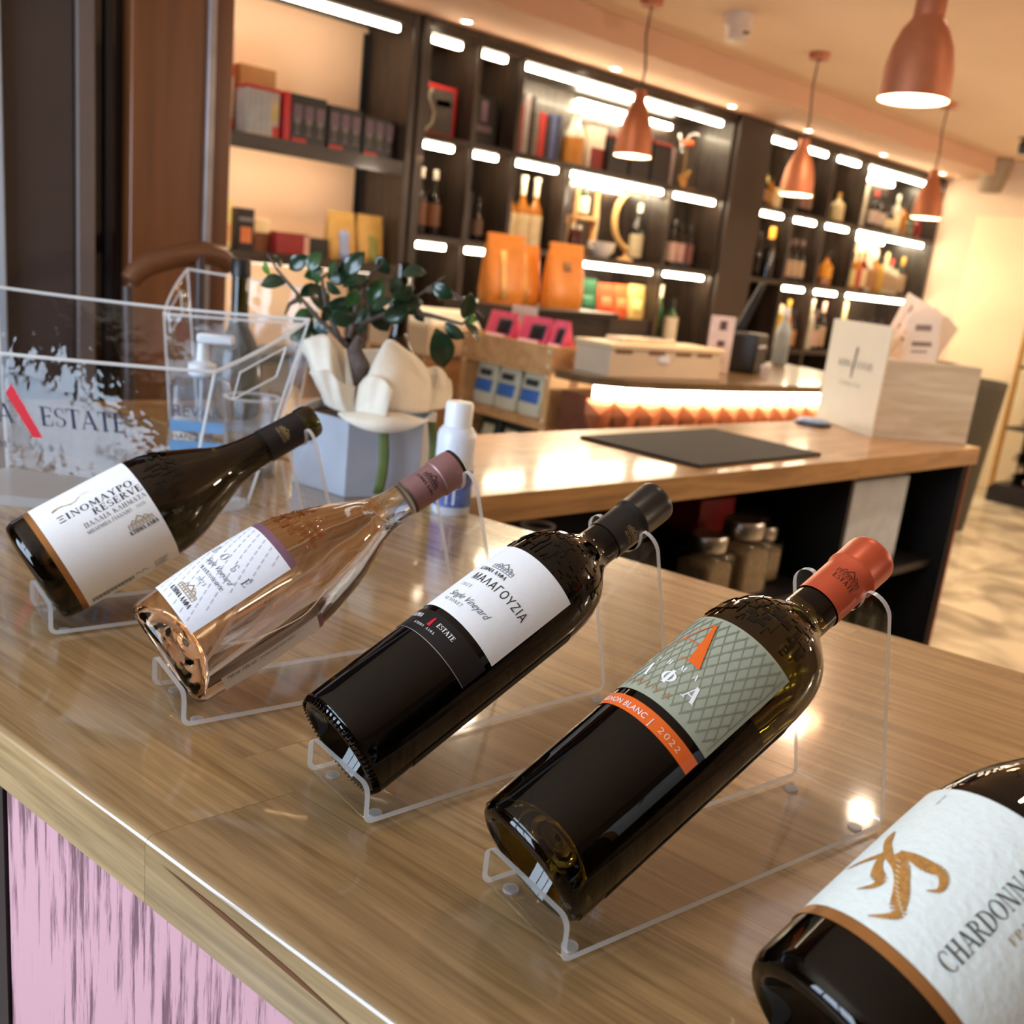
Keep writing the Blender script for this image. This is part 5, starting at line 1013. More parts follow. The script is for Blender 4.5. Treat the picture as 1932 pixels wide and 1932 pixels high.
for k, (y, nm) in enumerate(((2.612, 'left pink foil bag with black patch in the top crate'), (2.44, 'middle pink foil bag with black patch in the top crate'), (2.318, 'right pink foil bag with black patch, partly hidden, in the top crate'))):
    pouch('snack_bag', nm, (2.285, y, 1.0262), .15 if k < 2 else .075, .10, .148, pinkb, RAD(-90), [('black_patch', -.005 * (k < 2), .062 if k < 2 else .03, .075, .125, blk), ('pale_patch', -.055 if k < 2 else -.03, .045 if k < 2 else .028, .042, .070, palep), ('red_patch', .0, .062 if k < 2 else .03, .010, .036, redp)], 'pink bags in the crate')
bw_ = C_('blue_white_bag', (226, 220, 190), .35, var=.06, scale=26, bump=.8); bl_ = C_('blue_print', (70, 120, 200), .4); dkp = C_('dark_script_print', (60, 60, 64), .5)
for k, (y, nm) in enumerate(((2.63, 'left cream bag with blue panel inside the crate'), (2.51, 'middle cream bag with blue panel inside the crate'), (2.385, 'right cream bag with blue panel inside the crate'), (2.304, 'dark edged cream bag at the right end inside the crate'))):
    pouch('coffee_bag', nm, (2.255, y, .8465), .113 if k < 3 else .028, .07, .145, bw_, RAD(-90), [('blue_panel', -.045, .045, .045, .088, bl_), ('printed_script', -.035, .03, .10, .122, dkp)] if k < 3 else [('dark_edge', -.01, .01, .02, .12, dkp)], 'blue and cream bags')
pouch('dark_bag', 'dark green and cream bag inside the left crate', (2.20, 3.0, .8145), .22, .1, .155, C_('dark_green_bag', (44, 52, 44), .4), RAD(-90), [('cream_panel', -.06, .09, .05, .12, C_('cream_print', (226, 214, 170)))])
for k in range(3): pouch('dark_bag', ('left', 'middle', 'right')[k] + ' dark and cream bag in the bottom crate behind the spray can', (2.27, 2.60 - k * .12, .6665), .11, .08, .14, MATS['dark_green_bag'], RAD(-90), [('cream_panel', -.03, .03, .05, .11, MATS['cream_print'])], 'dark bags low in the crates')
for k, (x, y, nm) in enumerate(((2.235, 2.685, 'crumpled clear wrapped sweets at the left end of the top crate'),)):
    pouch('cellophane_bag', nm, (2.392, 2.63, 1.0264), .12, .07, .17, CLEAR('cellophane', (.92, .9, .88), .15, white=.3, wavy=30), RAD(-80))
tag(MB().box(2.40, 3.02, 2.78, 3.12, 0, 1.165).box(2.38, 3.04, 2.76, 3.14, 1.165, 1.185).build('display_table', darkshelf, bevel=.003), 'dark display table behind the crates carrying orange bags', 'table')
org = C_('orange_foil_bag', (226, 138, 50), .28, var=.10, scale=22, bump=1.0)
for k, (x, w_, h, nm) in enumerate(((2.53, .20, .262, 'left tall orange foil bag behind the pink bags'), (2.70, .15, .235, 'middle orange foil bag, set back between two taller ones'), (2.86, .20, .258, 'right tall orange foil bag with round grey badge'))):
    pouch('orange_bag', nm, (x, 2.93 + (.07 if k == 1 else 0), 1.1852), w_, .1, h, org, 0, [('badge', -.03, .01, .15, .185, C_('grey_badge', (150, 104, 66)))] if k == 2 else [('pale_stripe', -.04, -.01, .02, .2, C_('pale_orange_print', (246, 190, 110)))], 'orange bags')
# ================================================================== SHELF GOODS
def box_item(name, label, x, y, z, w_, d_, h, mat, deco=(), rz=0, group=None, cat='box', bevel=.003):
    t = thing(name, label, cat, (x, y, z), rz, group); MB().box(-w_ / 2, w_ / 2, 0, d_, 0, h).build('carton', mat, t, bevel=bevel)
    for nm, x0, x1, z0, z1, m in deco: MB().box(x0, x1, -.0022, -.0005, z0, z1).build(nm, m, t, smooth=0)
    return t
SA, SB, SC = 1.8892, 1.4312, .9662     # shelf surfaces in the right-hand units
LA, LB = 1.7422, 1.2752                # backlit bay
red = C_('red_carton_gloss', (196, 40, 42), .35); gry = C_('grey_print', (120, 112, 108)); blkc = C_('black_carton', (24, 22, 22), .35); pur = C_('mauve_print', (110, 88, 104)); crm = C_('cream_print_pale', (240, 220, 176)); amb = C_('amber_print', (190, 122, 44)); wht = C_('white_print', (236, 226, 204))
# backlit bay, upper shelf
box_item('tall_gift_box', 'tall pale box with red ends at the left end of the backlit upper shelf', 1.905, 4.05, LA, .045, .15, .40, C_('pale_pink_carton', (226, 178, 148)), [('red_mark', -.02, .02, .0, .06, red), ('red_mark', -.02, .02, .22, .27, red)])
box_item('cardboard_box', 'plain brown cardboard box at the back of the backlit upper shelf', 2.09, 4.16, LA, .17, .1, .30, C_('brown_cardboard', (166, 116, 66), .7))
t = box_item('glassware_box', 'red-topped box with tall glass pictures, left on the backlit upper shelf', 2.022, 3.97, LA, .15, .12, .185, C_('pale_grey_carton', (186, 172, 160)), [('glass_print', -.07 + k * .028, -.055 + k * .028, .02, .17, C_('silver_print', (160, 170, 172))) for k in range(4)] + [('red_mark', .045, .072, .0, .05, red), ('yellow_print', .046, .064, .07, .14, C_('yellow_print', (206, 180, 80)))]); MB().box(-.077, .077, -.003, .123, .186, .198).build('lid', red, t, bevel=.002)
wg = lambda: [q for x in (-.055, 0, .055) for q in (('glass_print', x - .02, x + .02, .10, .155, pur), ('glass_print', x - .014, x + .014, .08, .0999, gry), ('glass_print', x - .003, x + .003, .04, .0799, gry), ('glass_print', x - .016, x + .016, .034, .0399, pur))] + [('red_mark', -.08, -.01, .006, .02, red)]
for k, (x, nm) in enumerate(((2.23, 'left black glassware box with red end on the backlit upper shelf'), (2.415, 'middle black glassware box on the backlit upper shelf'), (2.60, 'right black glassware box by the bay side on the upper shelf'))):
    t = box_item('glassware_box', nm, x, 3.955 + .006 * k, LA, .172, .13, .196 - .012 * k, blkc, wg(), group='black glassware boxes')
    if k == 0: MB().box(-.118, -.0865, 0, .13, 0, .199).build('red_end', red, t, bevel=.006)
# backlit bay, lower shelf
box_item('bottle_carton', 'yellow cream upright carton at the left end of the backlit lower shelf', 1.885, 4.0, LB, .055, .07, .20, C_('yellow_carton', (232, 206, 120)), [('peach_print', -.026, .026, .03, .1, C_('peach_print', (226, 160, 104)))])
box_item('dark_tin', 'black tin with orange round print on the backlit lower shelf', 1.975, 3.99, LB, .075, .07, .172, blkc, [('orange_print', -.025, .025, .03, .095, C_('orange_round_print', (206, 112, 60))), ('pale_stripe', -.035, .035, .12, .135, gry)])
box_item('paper_pack', 'small cream and brown pack beside the black tin', 2.065, 4.02, LB, .075, .05, .135, C_('cream_pack', (230, 200, 150)), [('brown_print', -.036, .036, .0, .08, C_('brown_pack_print', (110, 60, 30)))])
box_item('chocolate_box', 'flat dark red box lying on the backlit lower shelf', 2.185, 3.96, LB, .165, .1, .092, C_('dark_red_carton', (140, 34, 34), .4), [('pale_end', .055, .08, .0, .088, C_('pale_end_print', (206, 160, 140)))])
box_item('chocolate_box', 'flat black box lying between the red box and gold bags', 2.318, 3.97, LB, .105, .1, .083, blkc)
gb = C_('gold_kraft_foil', (190, 148, 78), .35, var=.12, scale=26, bump=.9)
pouch('coffee_pouch', 'gold bag with blue label on the backlit lower shelf', (2.455, 4.02, LB), .15, .09, .215, gb, 0, [('blue_label', -.02, .03, .0, .13, C_('blue_label_print', (140, 156, 196)))], 'gold bags'); pouch('coffee_pouch', 'gold bag with green label on the backlit lower shelf', (2.655, 4.02, LB) if 0 else (2.618, 4.03, LB), .145, .09, .215, gb, 0, [('green_label', -.015, .03, .0, .12, C_('green_label_print', (130, 130, 60)))], 'gold bags')
# narrow niches
box_item('decanter_box', 'red-edged grey decanter box with white curve in the upper narrow niche', 2.945, 4.0, SA, .21, .13, .235, red, [('grey_panel', -.085, .085, .02, .215, C_('dark_grey_print', (88, 82, 78))), ('white_label', -.02, .07, .14, .17, C_('soft_white_print', (190, 186, 176)))])
mb = MB(); mb.tube([(-.05, -.004, .21), (-.065, -.004, .17), (-.05, -.004, .14), (-.03, -.004, .11), (-.035, -.004, .06), (-.075, -.004, .02)], .006, 6); o = mb.build('curved_line', C_('pale_line', (210, 204, 190)), bpy.data.objects['decanter_box'])
box_item('decanter_box', 'black box with mauve decanter picture in the upper second niche', 3.225, 4.0, SA, .18, .12, .235, blkc, [('decanter_print', -.02, .02, .12, .215, pur), ('decanter_print', -.06, .055, .07, .10, pur), ('green_edge', -.085, .085, .0, .012, C_('green_print', (70, 80, 40)))])
gd, gl_, ga = M('dark_shelf_glass', (20, 16, 14), .12, coat=.5), M('pale_shelf_glass', (196, 190, 170), .12, coat=.4), M('amber_shelf_glass', (168, 104, 36), .12, coat=.5)
grn, blu = M('green_shelf_glass', (34, 70, 44), .12, coat=.4), M('blue_shelf_glass', (40, 70, 170), .15, coat=.4)
cw, cg, cr_, cb, co = C_('white_cap', (240, 230, 206), .4), C_('gold_cap', (206, 160, 70), .35, metal=.4), C_('coral_cap', (214, 80, 70)), C_('black_cap', (26, 24, 24), .3), C_('orange_cap', (220, 120, 50))
def SBt(label, x, z, h, r, g, cap=None, lab=None, y=4.03, rn=.013, grp='bottles on the wall shelves', **k): return plain_bottle('shelf_bottle', label, (x, y, z), h, r, g, cap, lab, grp, rn=rn, seg=16, **k)
for k, x in enumerate((2.90, 2.985)): SBt(('left', 'right')[k] + ' dark bottle with pale cap in the lower narrow niche', x, SB, .31, .038, gd, C_('dull_white_cap', (170, 160, 150)), C_('brown_label', (110, 72, 50)))
box_item('dark_gift_box', 'dark picture box in the lower second niche', 3.17, 4.02, SB, .10, .1, .24, blkc, [('picture', -.02, .03, .08, .14, C_('dusky_print', (90, 70, 66)))]); SBt('dark bottle beside the picture box in the lower second niche', 3.27, SB, .22, .032, gd, cb, C_('dusky_label', (100, 74, 62)))
# centre niche, upper: books
bk_ = [(3.425, .035, .235, (60, 20, 20), 'brown-red book at the left end of the book row'), (3.467, .035, .24, (150, 50, 46), 'red mottled book, second in the row'), (3.510, .04, .30, (150, 138, 138), 'tall grey book standing above its neighbours'), (3.548, .026, .295, (34, 26, 26), 'tall black book right of the grey one'), (3.583, .03, .225, (120, 106, 96), 'taupe book in the middle of the row'), (3.625, .042, .23, (186, 44, 46), 'bright red book in the middle of the row'), (3.668, .03, .22, (44, 36, 40), 'thin black book right of the red one'), (3.706, .034, .235, (86, 96, 140), 'blue-grey book near the right end of the row'), (3.744, .03, .238, (52, 56, 84), 'dark blue book at the right end of the row')]
for x, w_, h, c, nm in bk_:
    t = thing('book', nm, 'book', (x, 4.0, SA), group='books in the centre niche'); m = C_('book_cloth_%d_%d' % (c[0], c[2]), c, .5)
    MB().box(-w_ / 2, w_ / 2, 0, .006, 0, h).box(-w_ / 2, -w_ / 2 + .003, .006, .19, 0, h).box(w_ / 2 - .003, w_ / 2, .006, .19, 0, h).build('cover', m, t, smooth=0); MB().box(-w_ / 2 + .0031, w_ / 2 - .0031, .0061, .185, .004, h - .004).build('pages', C_('book_pages', (226, 212, 186)), t, smooth=0)
SBt('clear decanter half full of amber spirit with round stopper in the centre niche', 3.885, SA, .265, .060, gl_, None, amb, sh=.66, rn=.026, lb=(.05, .55), top=cw)
box_item('liqueur_box', 'white and red carton right of the decanter in the centre niche', 4.045, 4.0, SA, .125, .1, .225, wht, [('red_panel', -.045, .06, .01, .12, C_('oxblood_print', (130, 36, 26)))])
for k, (x, w_, h, nm) in enumerate(((4.20, .17, .20, 'black red-lidded box behind the copper pendant, left'), (4.385, .17, .235, 'black red-lidded box in the middle of the centre niche'), (4.565, .16, .225, 'black red-lidded box, rightmost of three in the centre niche'))):
    t = box_item('gift_box', nm, x, 3.97, SA, w_, .14, h, blkc, group='black gift boxes'); MB().box(-w_ / 2 - .002, w_ / 2 + .002, -.003, .143, h - .012, h + .004).build('lid', C_('dull_red_lid', (140, 44, 40)), t, bevel=.002)
box_item('slim_box', 'slim silver-edged box standing at the right of the black gift boxes', 4.675, 3.98, SA, .03, .13, .215, C_('silver_grey_carton', (150, 130, 126)))
t = thing('glass_dome', 'glass dome with orange flower and dried stems in the centre niche', 'glass dome', (4.87, 4.04, SA))
MB().lathe([(.075, .012), (.075, .26), (.07, .31), (.05, .345), (.02, .36), (0, .362)], 28).build('dome', CLEAR('dome_clear', (.94, .95, .94), .03), t); MB().lathe([(0, 0), (.085, 0), (.085, .011), (0, .0115)], 28).build('base', pine, t)
MB().tube([(0, 0, .012), (-.01, 0, .12), (-.012, 0, .26)], .003, 6).build('stem', C_('straw', (170, 130, 76)), t)
for k in range(6): a = k * pi / 3; MB().lathe([(0, 0), (.016, .008), (.02, .022), (.010, .034), (0, .036)], 10, -.012 + .02 * cos(a), .02 * sin(a), .255).build('petal', C_('orange_petal', (222, 96, 44)), t)
for k in range(7): a = k * .9; MB().tube([(0, 0, .012), (.03 * cos(a), .03 * sin(a), .05 + .012 * k)], [.004, .008], 6).build('dried_stem', C_('golden_straw', (200, 150, 76)), t)
# centre niches, lower
for k, x in enumerate((3.465, 3.565, 3.66)): SBt(('left', 'middle', 'right')[k] + ' amber spirit bottle with pale stopper and long cream label', x, SB, .345, .045, ga, cw, C_('cream_label', (220, 200, 160)), sh=.58, lb=(.04, .5), caph=.22, grp='stoppered spirit bottles', top=cw)
for k, (x, nm) in enumerate(((3.83, 'first small white-labelled bottle left of the wooden steps'), (3.90, 'second small white-labelled bottle left of the wooden steps'))): SBt(nm, x, 1.60, .20, .03, gl_, cb, wht, y=4.12, lb=(.2, .62))
box_item('black_stand', 'black carton under the two small white-labelled bottles', 3.865, 4.06, SB, .16, .12, .1687, blkc, [('pale_print', -.03, .03, .04, .09, gry)], cat='box')
t = thing('wooden_ladder', 'small pale wooden ladder stand holding a green bottle', 'stand', (4.07, 4.02, SB))
MB().tube([(-.10, .02, 0), (-.06, .05, .40)], .011, 8).build('rail', pine, t); MB().tube([(.07, .02, .06), (.095, .05, .40)], .014, 8).build('rail', pine, t); MB().box(-.08, .085, .0, .10, .195, .215).build('step', pine, t, bevel=.003); MB().tube([(.075, .06, .20), (.085, .06, .0)], .012, 8).build('rail', pine, t); MB().tube([(-.085, .09, 0), (-.075, .09, .196)], .01, 8).build('rail', pine, t)
plain_bottle('shelf_bottle', 'green bottle with cream label on the wooden ladder step', (4.06, 4.07, SB + .2155), .165, .034, grn, cb, wht, 'bottles on the wall shelves', rn=.011, seg=16, lb=(.1, .62)); 
for k, x in enumerate((3.905, 3.955)): SBt(('left', 'right')[k] + ' short dark red bottle at the foot of the wooden ladder', x, SB, .155, .024, C_('dark_red_glass', (70, 18, 18), .15), cw, None, rn=.01, y=3.97)
t = thing('white_bowl', 'white round bowl with two handles at the front of the ring stand niche', 'bowl', (4.16, 3.985, SB)); MB().lathe([(0, 0), (.04, 0), (.075, .04), (.083, .085), (.078, .085), (.07, .04), (.035, .008), (0, .008)], 24).build('bowl', C_('white_ceramic', (236, 232, 224), .3), t)
for s_ in (-1, 1): MB().tube([(s_ * .075, 0, .07), (s_ * .105, 0, .075), (s_ * .105, 0, .055), (s_ * .07, 0, .045)], .008, 8).build('handle', MATS['white_ceramic'], t)
t = thing('ring_stand', 'large pale wooden C-shaped ring holding a hanging bottle', 'stand', (4.46, 4.03, SB))
MB().tube([(.17 * cos(RAD(a)), 0, .235 + .17 * sin(RAD(a))) for a in range(66, 263, 8)], .018, 10).build('ring', WOOD('blond_wood', (196, 150, 88), (226, 184, 118), scale=2, stretch=(2, 2, 2)), t); MB().lathe([(0, 0), (.05, 0), (.045, .012), (.012, .018), (.01, .055), (0, .055)], 20, -.04).build('foot', pine, t)
plain_bottle('shelf_bottle', 'dark bottle with pale label held inside the wooden ring', (4.525, 4.05, SB), .335, .042, gd, cw, C_('greyish_label', (180, 166, 136)), 'bottles on the wall shelves', rn=.013, seg=16, lb=(.08, .48))
plain_bottle('tall_spindle_bottle', 'slim tall bottle between the ladder and the ring', (4.245, 4.14, SB), .39, .022, gl_, pine, None, rn=.011, seg=14)
lbp = C_('pale_pink_label', (196, 160, 150))
for k, (x, m) in enumerate(((4.745, C_('pinkish_white_label', (214, 184, 174))), (4.83, lbp), (4.915, C_('wine_label', (110, 60, 56))))): SBt(('left', 'middle', 'right')[k] + ' of three dark bottles with pale labels in the niche by the pillar', x, SB, .255, .038, gd, cb, m, y=3.97, lb=(.12, .56), rn=.014)
for k, x in enumerate((4.73, 4.85, 4.97)): SBt(('left', 'middle', 'right')[k] + ' dark bottle at the back of the niche by the pillar', x, SB, .29, .038, gd, cb, C_('dark_label', (60, 40, 36)), y=4.14)
# bottom goods right of the crates
for k, (x, w_, h, c, nm) in enumerate(((3.93, .17, .20, (226, 92, 86), 'coral pink bag, leftmost in the row under the white bowl'), (4.10, .16, .205, (30, 84, 56), 'dark green bag right of the coral one'), (4.255, .13, .19, (216, 84, 48), 'left red-orange bag in the bag row'), (4.385, .13, .192, (222, 96, 52), 'right red-orange bag in the bag row'), (4.53, .15, .20, (222, 190, 116), 'pale yellow bag, rightmost in the bag row'))):
    pouch('tea_bag', nm, (x, 4.0, 1.1002), w_, .07, h, C_('bag_%d' % k, c, .4, var=.1), 0, [('printed_panel', -.04, .04, .05, .11, C_('bag_print_%d' % k, tuple(min(255, int(q * 1.25 + 18)) for q in c)))], 'bag row')
plain_bottle('shelf_bottle', 'cream capped bottle behind the bag row', (4.08, 4.14, 1.1002), .27, .032, gl_, C_('peach_cap', (240, 200, 150)), None, 'bottles on the wall shelves', rn=.016, seg=14, caph=.3)
SBt('amber bottle with a large white cap beside the bag row', 4.73, SC, .335, .042, ga, cw, None, rn=.036, caph=.36, sh=.55); SBt('dark green bottle with white label right of the white-capped one', 4.86, SC, .27, .042, grn, cb, wht, y=3.97, lb=(.05, .6)); SBt('green bottle with long white cap at the back by the pillar', 4.90, SC, .345, .034, grn, cw, None, y=4.12, caph=.3)
# right unit, upper shelf
SBt('tall pale yellow bottle, leftmost in the first niche past the pillar', 5.585, SA, .33, .036, C_('pale_yellow_glass', (226, 206, 130), .2), C_('silver_cap', (190, 184, 176)), C_('cream_yellow_label', (236, 218, 150)), lb=(.3, .62)); SBt('pale yellow bottle, second in the first niche past the pillar', 5.68, SA, .30, .036, MATS['pale_yellow_glass'], cw, MATS['cream_yellow_label'])
SBt('short dark bottle with brown label in front, first niche past the pillar', 5.575, SA, .20, .035, gd, cb, C_('tan_label', (170, 120, 74)), y=3.947); SBt('short amber bottle in front, first niche past the pillar', 5.655, SA, .185, .034, ga, cb, C_('ochre_label', (190, 146, 74)), y=3.947)
box_item('cream_block', 'cream square carton below the second copper pendant', 5.775, 3.97, SA, .12, .09, .13, crm)
for k, (x, y) in enumerate(((5.98, 3.97), (6.06, 3.97), (6.14, 3.97), (6.02, 4.1), (6.10, 4.1), (6.19, 4.1))): SBt(('front left', 'front middle', 'front right', 'rear left', 'rear middle', 'rear right')[k] + ' dark bottle, upper shelf, second niche past the pillar', x, SA, .27 if y < 4 else .30, .036, gd, cb, C_('rosy_label', (150, 106, 88)) if k in (1, 2) else C_('dark_label', (60, 40, 36)), y=y, lb=(.15, .55))
SBt('clear bottle with blue band and silver cap in the third niche', 6.415, SA, .335, .036, gl_, MATS['silver_cap'], C_('deep_blue_label', (30, 62, 150)), sh=.5, lb=(.28, .5)); SBt('cream frosted bottle with long cap in the third niche', 6.545, SA, .335, .038, C_('frosted_cream_glass', (226, 206, 156), .4), cw, None, caph=.2, y=4.085); SBt('round cream bottle in front in the third niche', 6.535, SA, .195, .05, C_('frosted_cream_glass', (226, 206, 156)), cg, None, y=3.965)
box_item('pale_box', 'pale grey tall carton at the left of the wide upper niche', 6.92, 4.02, SA, .20, .12, .31, C_('pale_grey_box', (206, 196, 176), .5), [('blue_print', -.05, -.03, .22, .28, C_('blue_mark', (50, 70, 140)))])
up = [(7.09, .28, gd, cr_, C_('pinkish_label2', (200, 180, 166))), (7.20, .26, gd, cb, C_('pinkish_label2', (200, 180, 166))), (7.33, .20, gd, cb, crm), (7.43, .29, gl_, cw, crm), (7.54, .24, ga, cb, None), (7.66, .16, grn, cb, C_('green_grey_label', (120, 126, 106))), (7.80, .19, C_('ruby_glass', (110, 22, 20), .2), cw, None)]
nn = ['coral-capped bottle', 'dark bottle', 'black squat bottle', 'clear bottle with silver-white cap', 'amber bottle', 'small green jar bottle', 'ruby bottle with white cap']
for (x, h, g, c, l), nm in zip(up, nn): SBt(nm + ' on the upper shelf, wide niche by the cream wall', x, SA, h, .042, g, c, l, y=3.99)
# right unit, middle shelf
SBt('brown bottle with pale foil neck, leftmost on the middle shelf past the pillar', 5.575, SB, .285, .036, ga, C_('dull_silver_cap', (150, 140, 136)), C_('rust_label', (110, 60, 40)), caph=.12); SBt('bottle with golden neck, second on the middle shelf past the pillar', 5.64, SB, .30, .036, gd, cg, C_('rust_label', (110, 60, 40)), caph=.4, y=4.08); SBt('black slim bottle, third on the middle shelf past the pillar', 5.70, SB, .29, .034, gd, cb, None, y=4.0); SBt('champagne bottle with bright gold foil on the middle shelf', 5.795, SB, .335, .043, gd, C_('bright_gold_foil', (236, 172, 60), .35), None, y=3.97, caph=.52, rn=.02)
for k, (x, y) in enumerate(((5.955, 4.08), (6.03, 4.08), (6.11, 4.08), (6.0, 3.965), (6.085, 3.965), (6.175, 3.965), (6.20, 4.09))): SBt(('rear first', 'rear second', 'rear third', 'front first', 'front second', 'front third', 'rear fourth')[k] + ' dark bottle, middle shelf, second niche past the pillar', x, SB, .285, .037, gd, C_('dusky_cap', (90, 70, 66)), C_('taupe_label', (186, 160, 130)), y=y, lb=(.12, .5))
SBt('tall coral pink bottle in the third niche, middle shelf', 6.40, SB, .39, .034, C_('coral_glass', (226, 110, 84), .3), C_('peach_cap', (240, 200, 150)), None); SBt('amber bottle with round yellow label in the third niche, middle shelf', 6.53, SB, .24, .05, ga, cb, C_('sun_yellow_label', (236, 166, 40)), y=3.97, lb=(.25, .6)); SBt('dull dark bottle at the right of the third niche, middle shelf', 6.655, SB, .25, .036, gd, cb, None)
mids = [(6.815, .20, gd, cb, None, 'dark small bottle'), (6.905, .27, ga, cb, C_('cream_yellow_label', (236, 218, 150)), 'amber bottle with cream label'), (6.985, .285, ga, cr_, C_('rust_red_label', (190, 70, 40)), 'coral-capped amber bottle'), (7.065, .29, C_('ruby_glass', (110, 22, 20)), cr_, crm, 'coral-capped ruby bottle'), (7.15, .30, gl_, C_('blush_cap', (236, 196, 180)), C_('tan_label', (170, 120, 74)), 'blush-capped clear bottle'), (7.235, .31, ga, cw, C_('tan_label', (170, 120, 74)), 'white-capped amber bottle'), (7.32, .275, C_('yellow_green_glass', (176, 140, 40), .2), cb, C_('mustard_label', (206, 160, 40)), 'yellow bottle'), (7.41, .31, gl_, C_('cream_cap', (240, 220, 160)), C_('stone_label', (176, 150, 120)), 'cream-capped tall bottle'), (7.495, .27, gl_, cr_, C_('stone_label', (176, 150, 120)), 'coral-capped clear bottle'), (7.58, .25, gl_, cb, C_('stone_label', (176, 150, 120)), 'black-capped clear bottle'), (7.68, .30, gd, cg, C_('stone_label', (176, 150, 120)), 'gold-capped dark bottle')]
for x, h, g, c, l, nm in mids: SBt(nm + ' on the middle shelf, wide niche by the cream wall', x, SB, h, .039, g, c, l, y=3.98, lb=(.1, .55), caph=.3)
for k, (x, c) in enumerate(((6.87, crm), (7.05, C_('coral_carton', (214, 84, 76))), (7.25, crm), (7.43, crm))): box_item('rear_carton', ('cream carton at the far left', 'coral carton', 'cream carton behind the amber bottles', 'cream carton behind the tall bottle')[k] + ' at the back of the middle shelf, wide niche', x, 4.12, SB, .15, .09, .36 if k != 1 else .31, c)
# right unit, lower shelf
low = [(5.98, .33, gl_, C_('silver_cap', (190, 184, 176)), None, 'silver-capped pale bottle'), (6.07, .30, C_('yellow_green_glass', (176, 140, 40)), cw, None, 'yellow-green bottle'), (6.16, .34, ga, cg, C_('tan_label', (170, 120, 74)), 'gold-capped amber bottle'), (6.24, .27, gd, cb, C_('tan_label', (170, 120, 74)), 'dark bottle'), (6.37, .29, gd, C_('dusky_cap', (90, 70, 66)), lbp, 'dusky-capped dark bottle'), (6.46, .36, gl_, cw, None, 'tall white-necked bottle'), (6.54, .29, gd, C_('dusky_cap', (90, 70, 66)), lbp, 'rose-labelled dark bottle'), (6.63, .35, gd, C_('blush_cap', (236, 196, 180)), C_('stone_label', (176, 150, 120)), 'blush-capped dark bottle')]
for x, h, g, c, l, nm in low: SBt(nm + ' on the lowest visible shelf behind the till', x, SC, h, .037, g, c, l, y=3.98, lb=(.08, .5), caph=.3)
box_item('cream_carton', 'tall cream carton in the lowest wide niche above the leaflet box', 6.90, 4.0, SC, .19, .12, .37, crm); 
for k, x in enumerate((7.25, 7.40, 7.55)): SBt(('left', 'middle', 'right')[k] + ' smoky blue bottle in the lowest wide niche', x, SC, .25, .05, C_('smoky_blue_glass', (70, 74, 104), .25), cb, None, y=4.0)
# ================================================================== PENDANTS
copper = M('brushed_copper', (178, 108, 74), .48, metal=.45, var=.06, scale=40); cord_m = M('dark_cord', (70, 46, 36), .6); inner = M('lamp_inner_enamel', (250, 222, 200), .5)
def pendant(label, x, y, zb, d_, h, conic, e):
    t = thing('pendant_lamp', label, 'pendant lamp', (x, y, zb), group='copper pendants'); r = d_ / 2
    if conic: prof = [(r, 0), (r * .985, h * .10), (r * .94, h * .26), (r * .84, h * .44), (r * .68, h * .60), (r * .50, h * .73), (r * .36, h * .82), (r * .33, h * .84), (r * .33, h)]
    else: prof = [(r, 0), (r * .985, h * .12), (r * .95, h * .30), (r * .84, h * .50), (r * .66, h * .66), (r * .50, h * .74), (r * .44, h * .77), (r * .43, h * .80), (r * .43, h * .98), (r * .40, h)]
    MB().lathe(prof + [(0, h)], 40).build('shade', copper, t, smooth=45); MB().lathe([(a * .975, b + .001) for a, b in prof[:-3]], 40).build('inner_shade', inner, t, smooth=45)
    MB().lathe([(0, h * .25), (r * .3, h * .28), (r * .36, h * .40), (r * .2, h * .56), (0, h * .6)], 18).build('bulb', EM('pendant_bulb_glow', (1, .66, .42), 16), t)
    k = ZC - zb; MB().tube([(0, 0, h), (.012, 0, h + (k - h) * .25), (-.012, 0, h + (k - h) * .6), (0, 0, k - .03)], .0045, 8).build('cord', cord_m, t); MB().lathe([(0, k - .032), (.045, k - .03), (.05, k - .002), (0, k - .001)], 24).build('ceiling_rose', copper, t)
    l = bpy.data.lights.new('pendant_light', 'POINT'); l.energy = e; l.color = (1, .70, .45); l.shadow_soft_size = .03; o = bpy.data.objects.new('pendant_light', l); COL.objects.link(o); o.parent = t; o.location = (0, 0, h * .12)
PEND = [('copper pendant lamp in front of the centre shelf niche, nearest the black gift boxes', 3.37, 3.107, 1.858, .166, .275, True, 3), ('second copper pendant, hanging in front of the first niche past the pillar', 4.451, 2.951, 1.831, .167, .268, True, 3),
        ('largest copper bell pendant hanging over the island', 2.365, 1.285, 1.823, .168, .238, False, 3), ('farthest copper pendant close to the cream wall', 5.747, 2.898, 1.862, .168, .272, True, 3)]
for lab, x, y, zb, d_, h, c, e in PEND: pendant(lab, x, y, zb, d_, h, c, e)
# ceiling and far wall fittings
t = thing('smoke_detector', 'white cylindrical detector on the ceiling between two pendants', 'detector', (3.72, 2.90, 2.499)); MB().lathe([(0, -.115), (.05, -.11), (.055, -.06), (.065, -.055), (.07, 0), (0, 0)], 28).build('body', M('warm_white_plastic', (216, 196, 178), .5), t); MB().tube([(-.03, -.055, -.085), (.0, -.06, -.08)], .006, 6).build('sensor', cord_m, t)
t = thing('security_camera', 'white dome camera high in the corner of the cream wall', 'camera', (7.80, 3.72, 2.41)); MB().lathe([(0, -.055), (.045, -.04), (.06, 0), (.06, .05), (.05, .089), (0, .0895)], 24).build('housing', M('cream_plastic', (222, 196, 164), .5), t); MB().lathe([(0, .02), (.024, .012), (.028, 0), (0, 0)], 18).build('lens', black_pl, t).matrix_local = Matrix.Translation((-.03, -.045, .01)) @ Matrix.Rotation(RAD(115), 4, Vector((1, -.6, 0)))
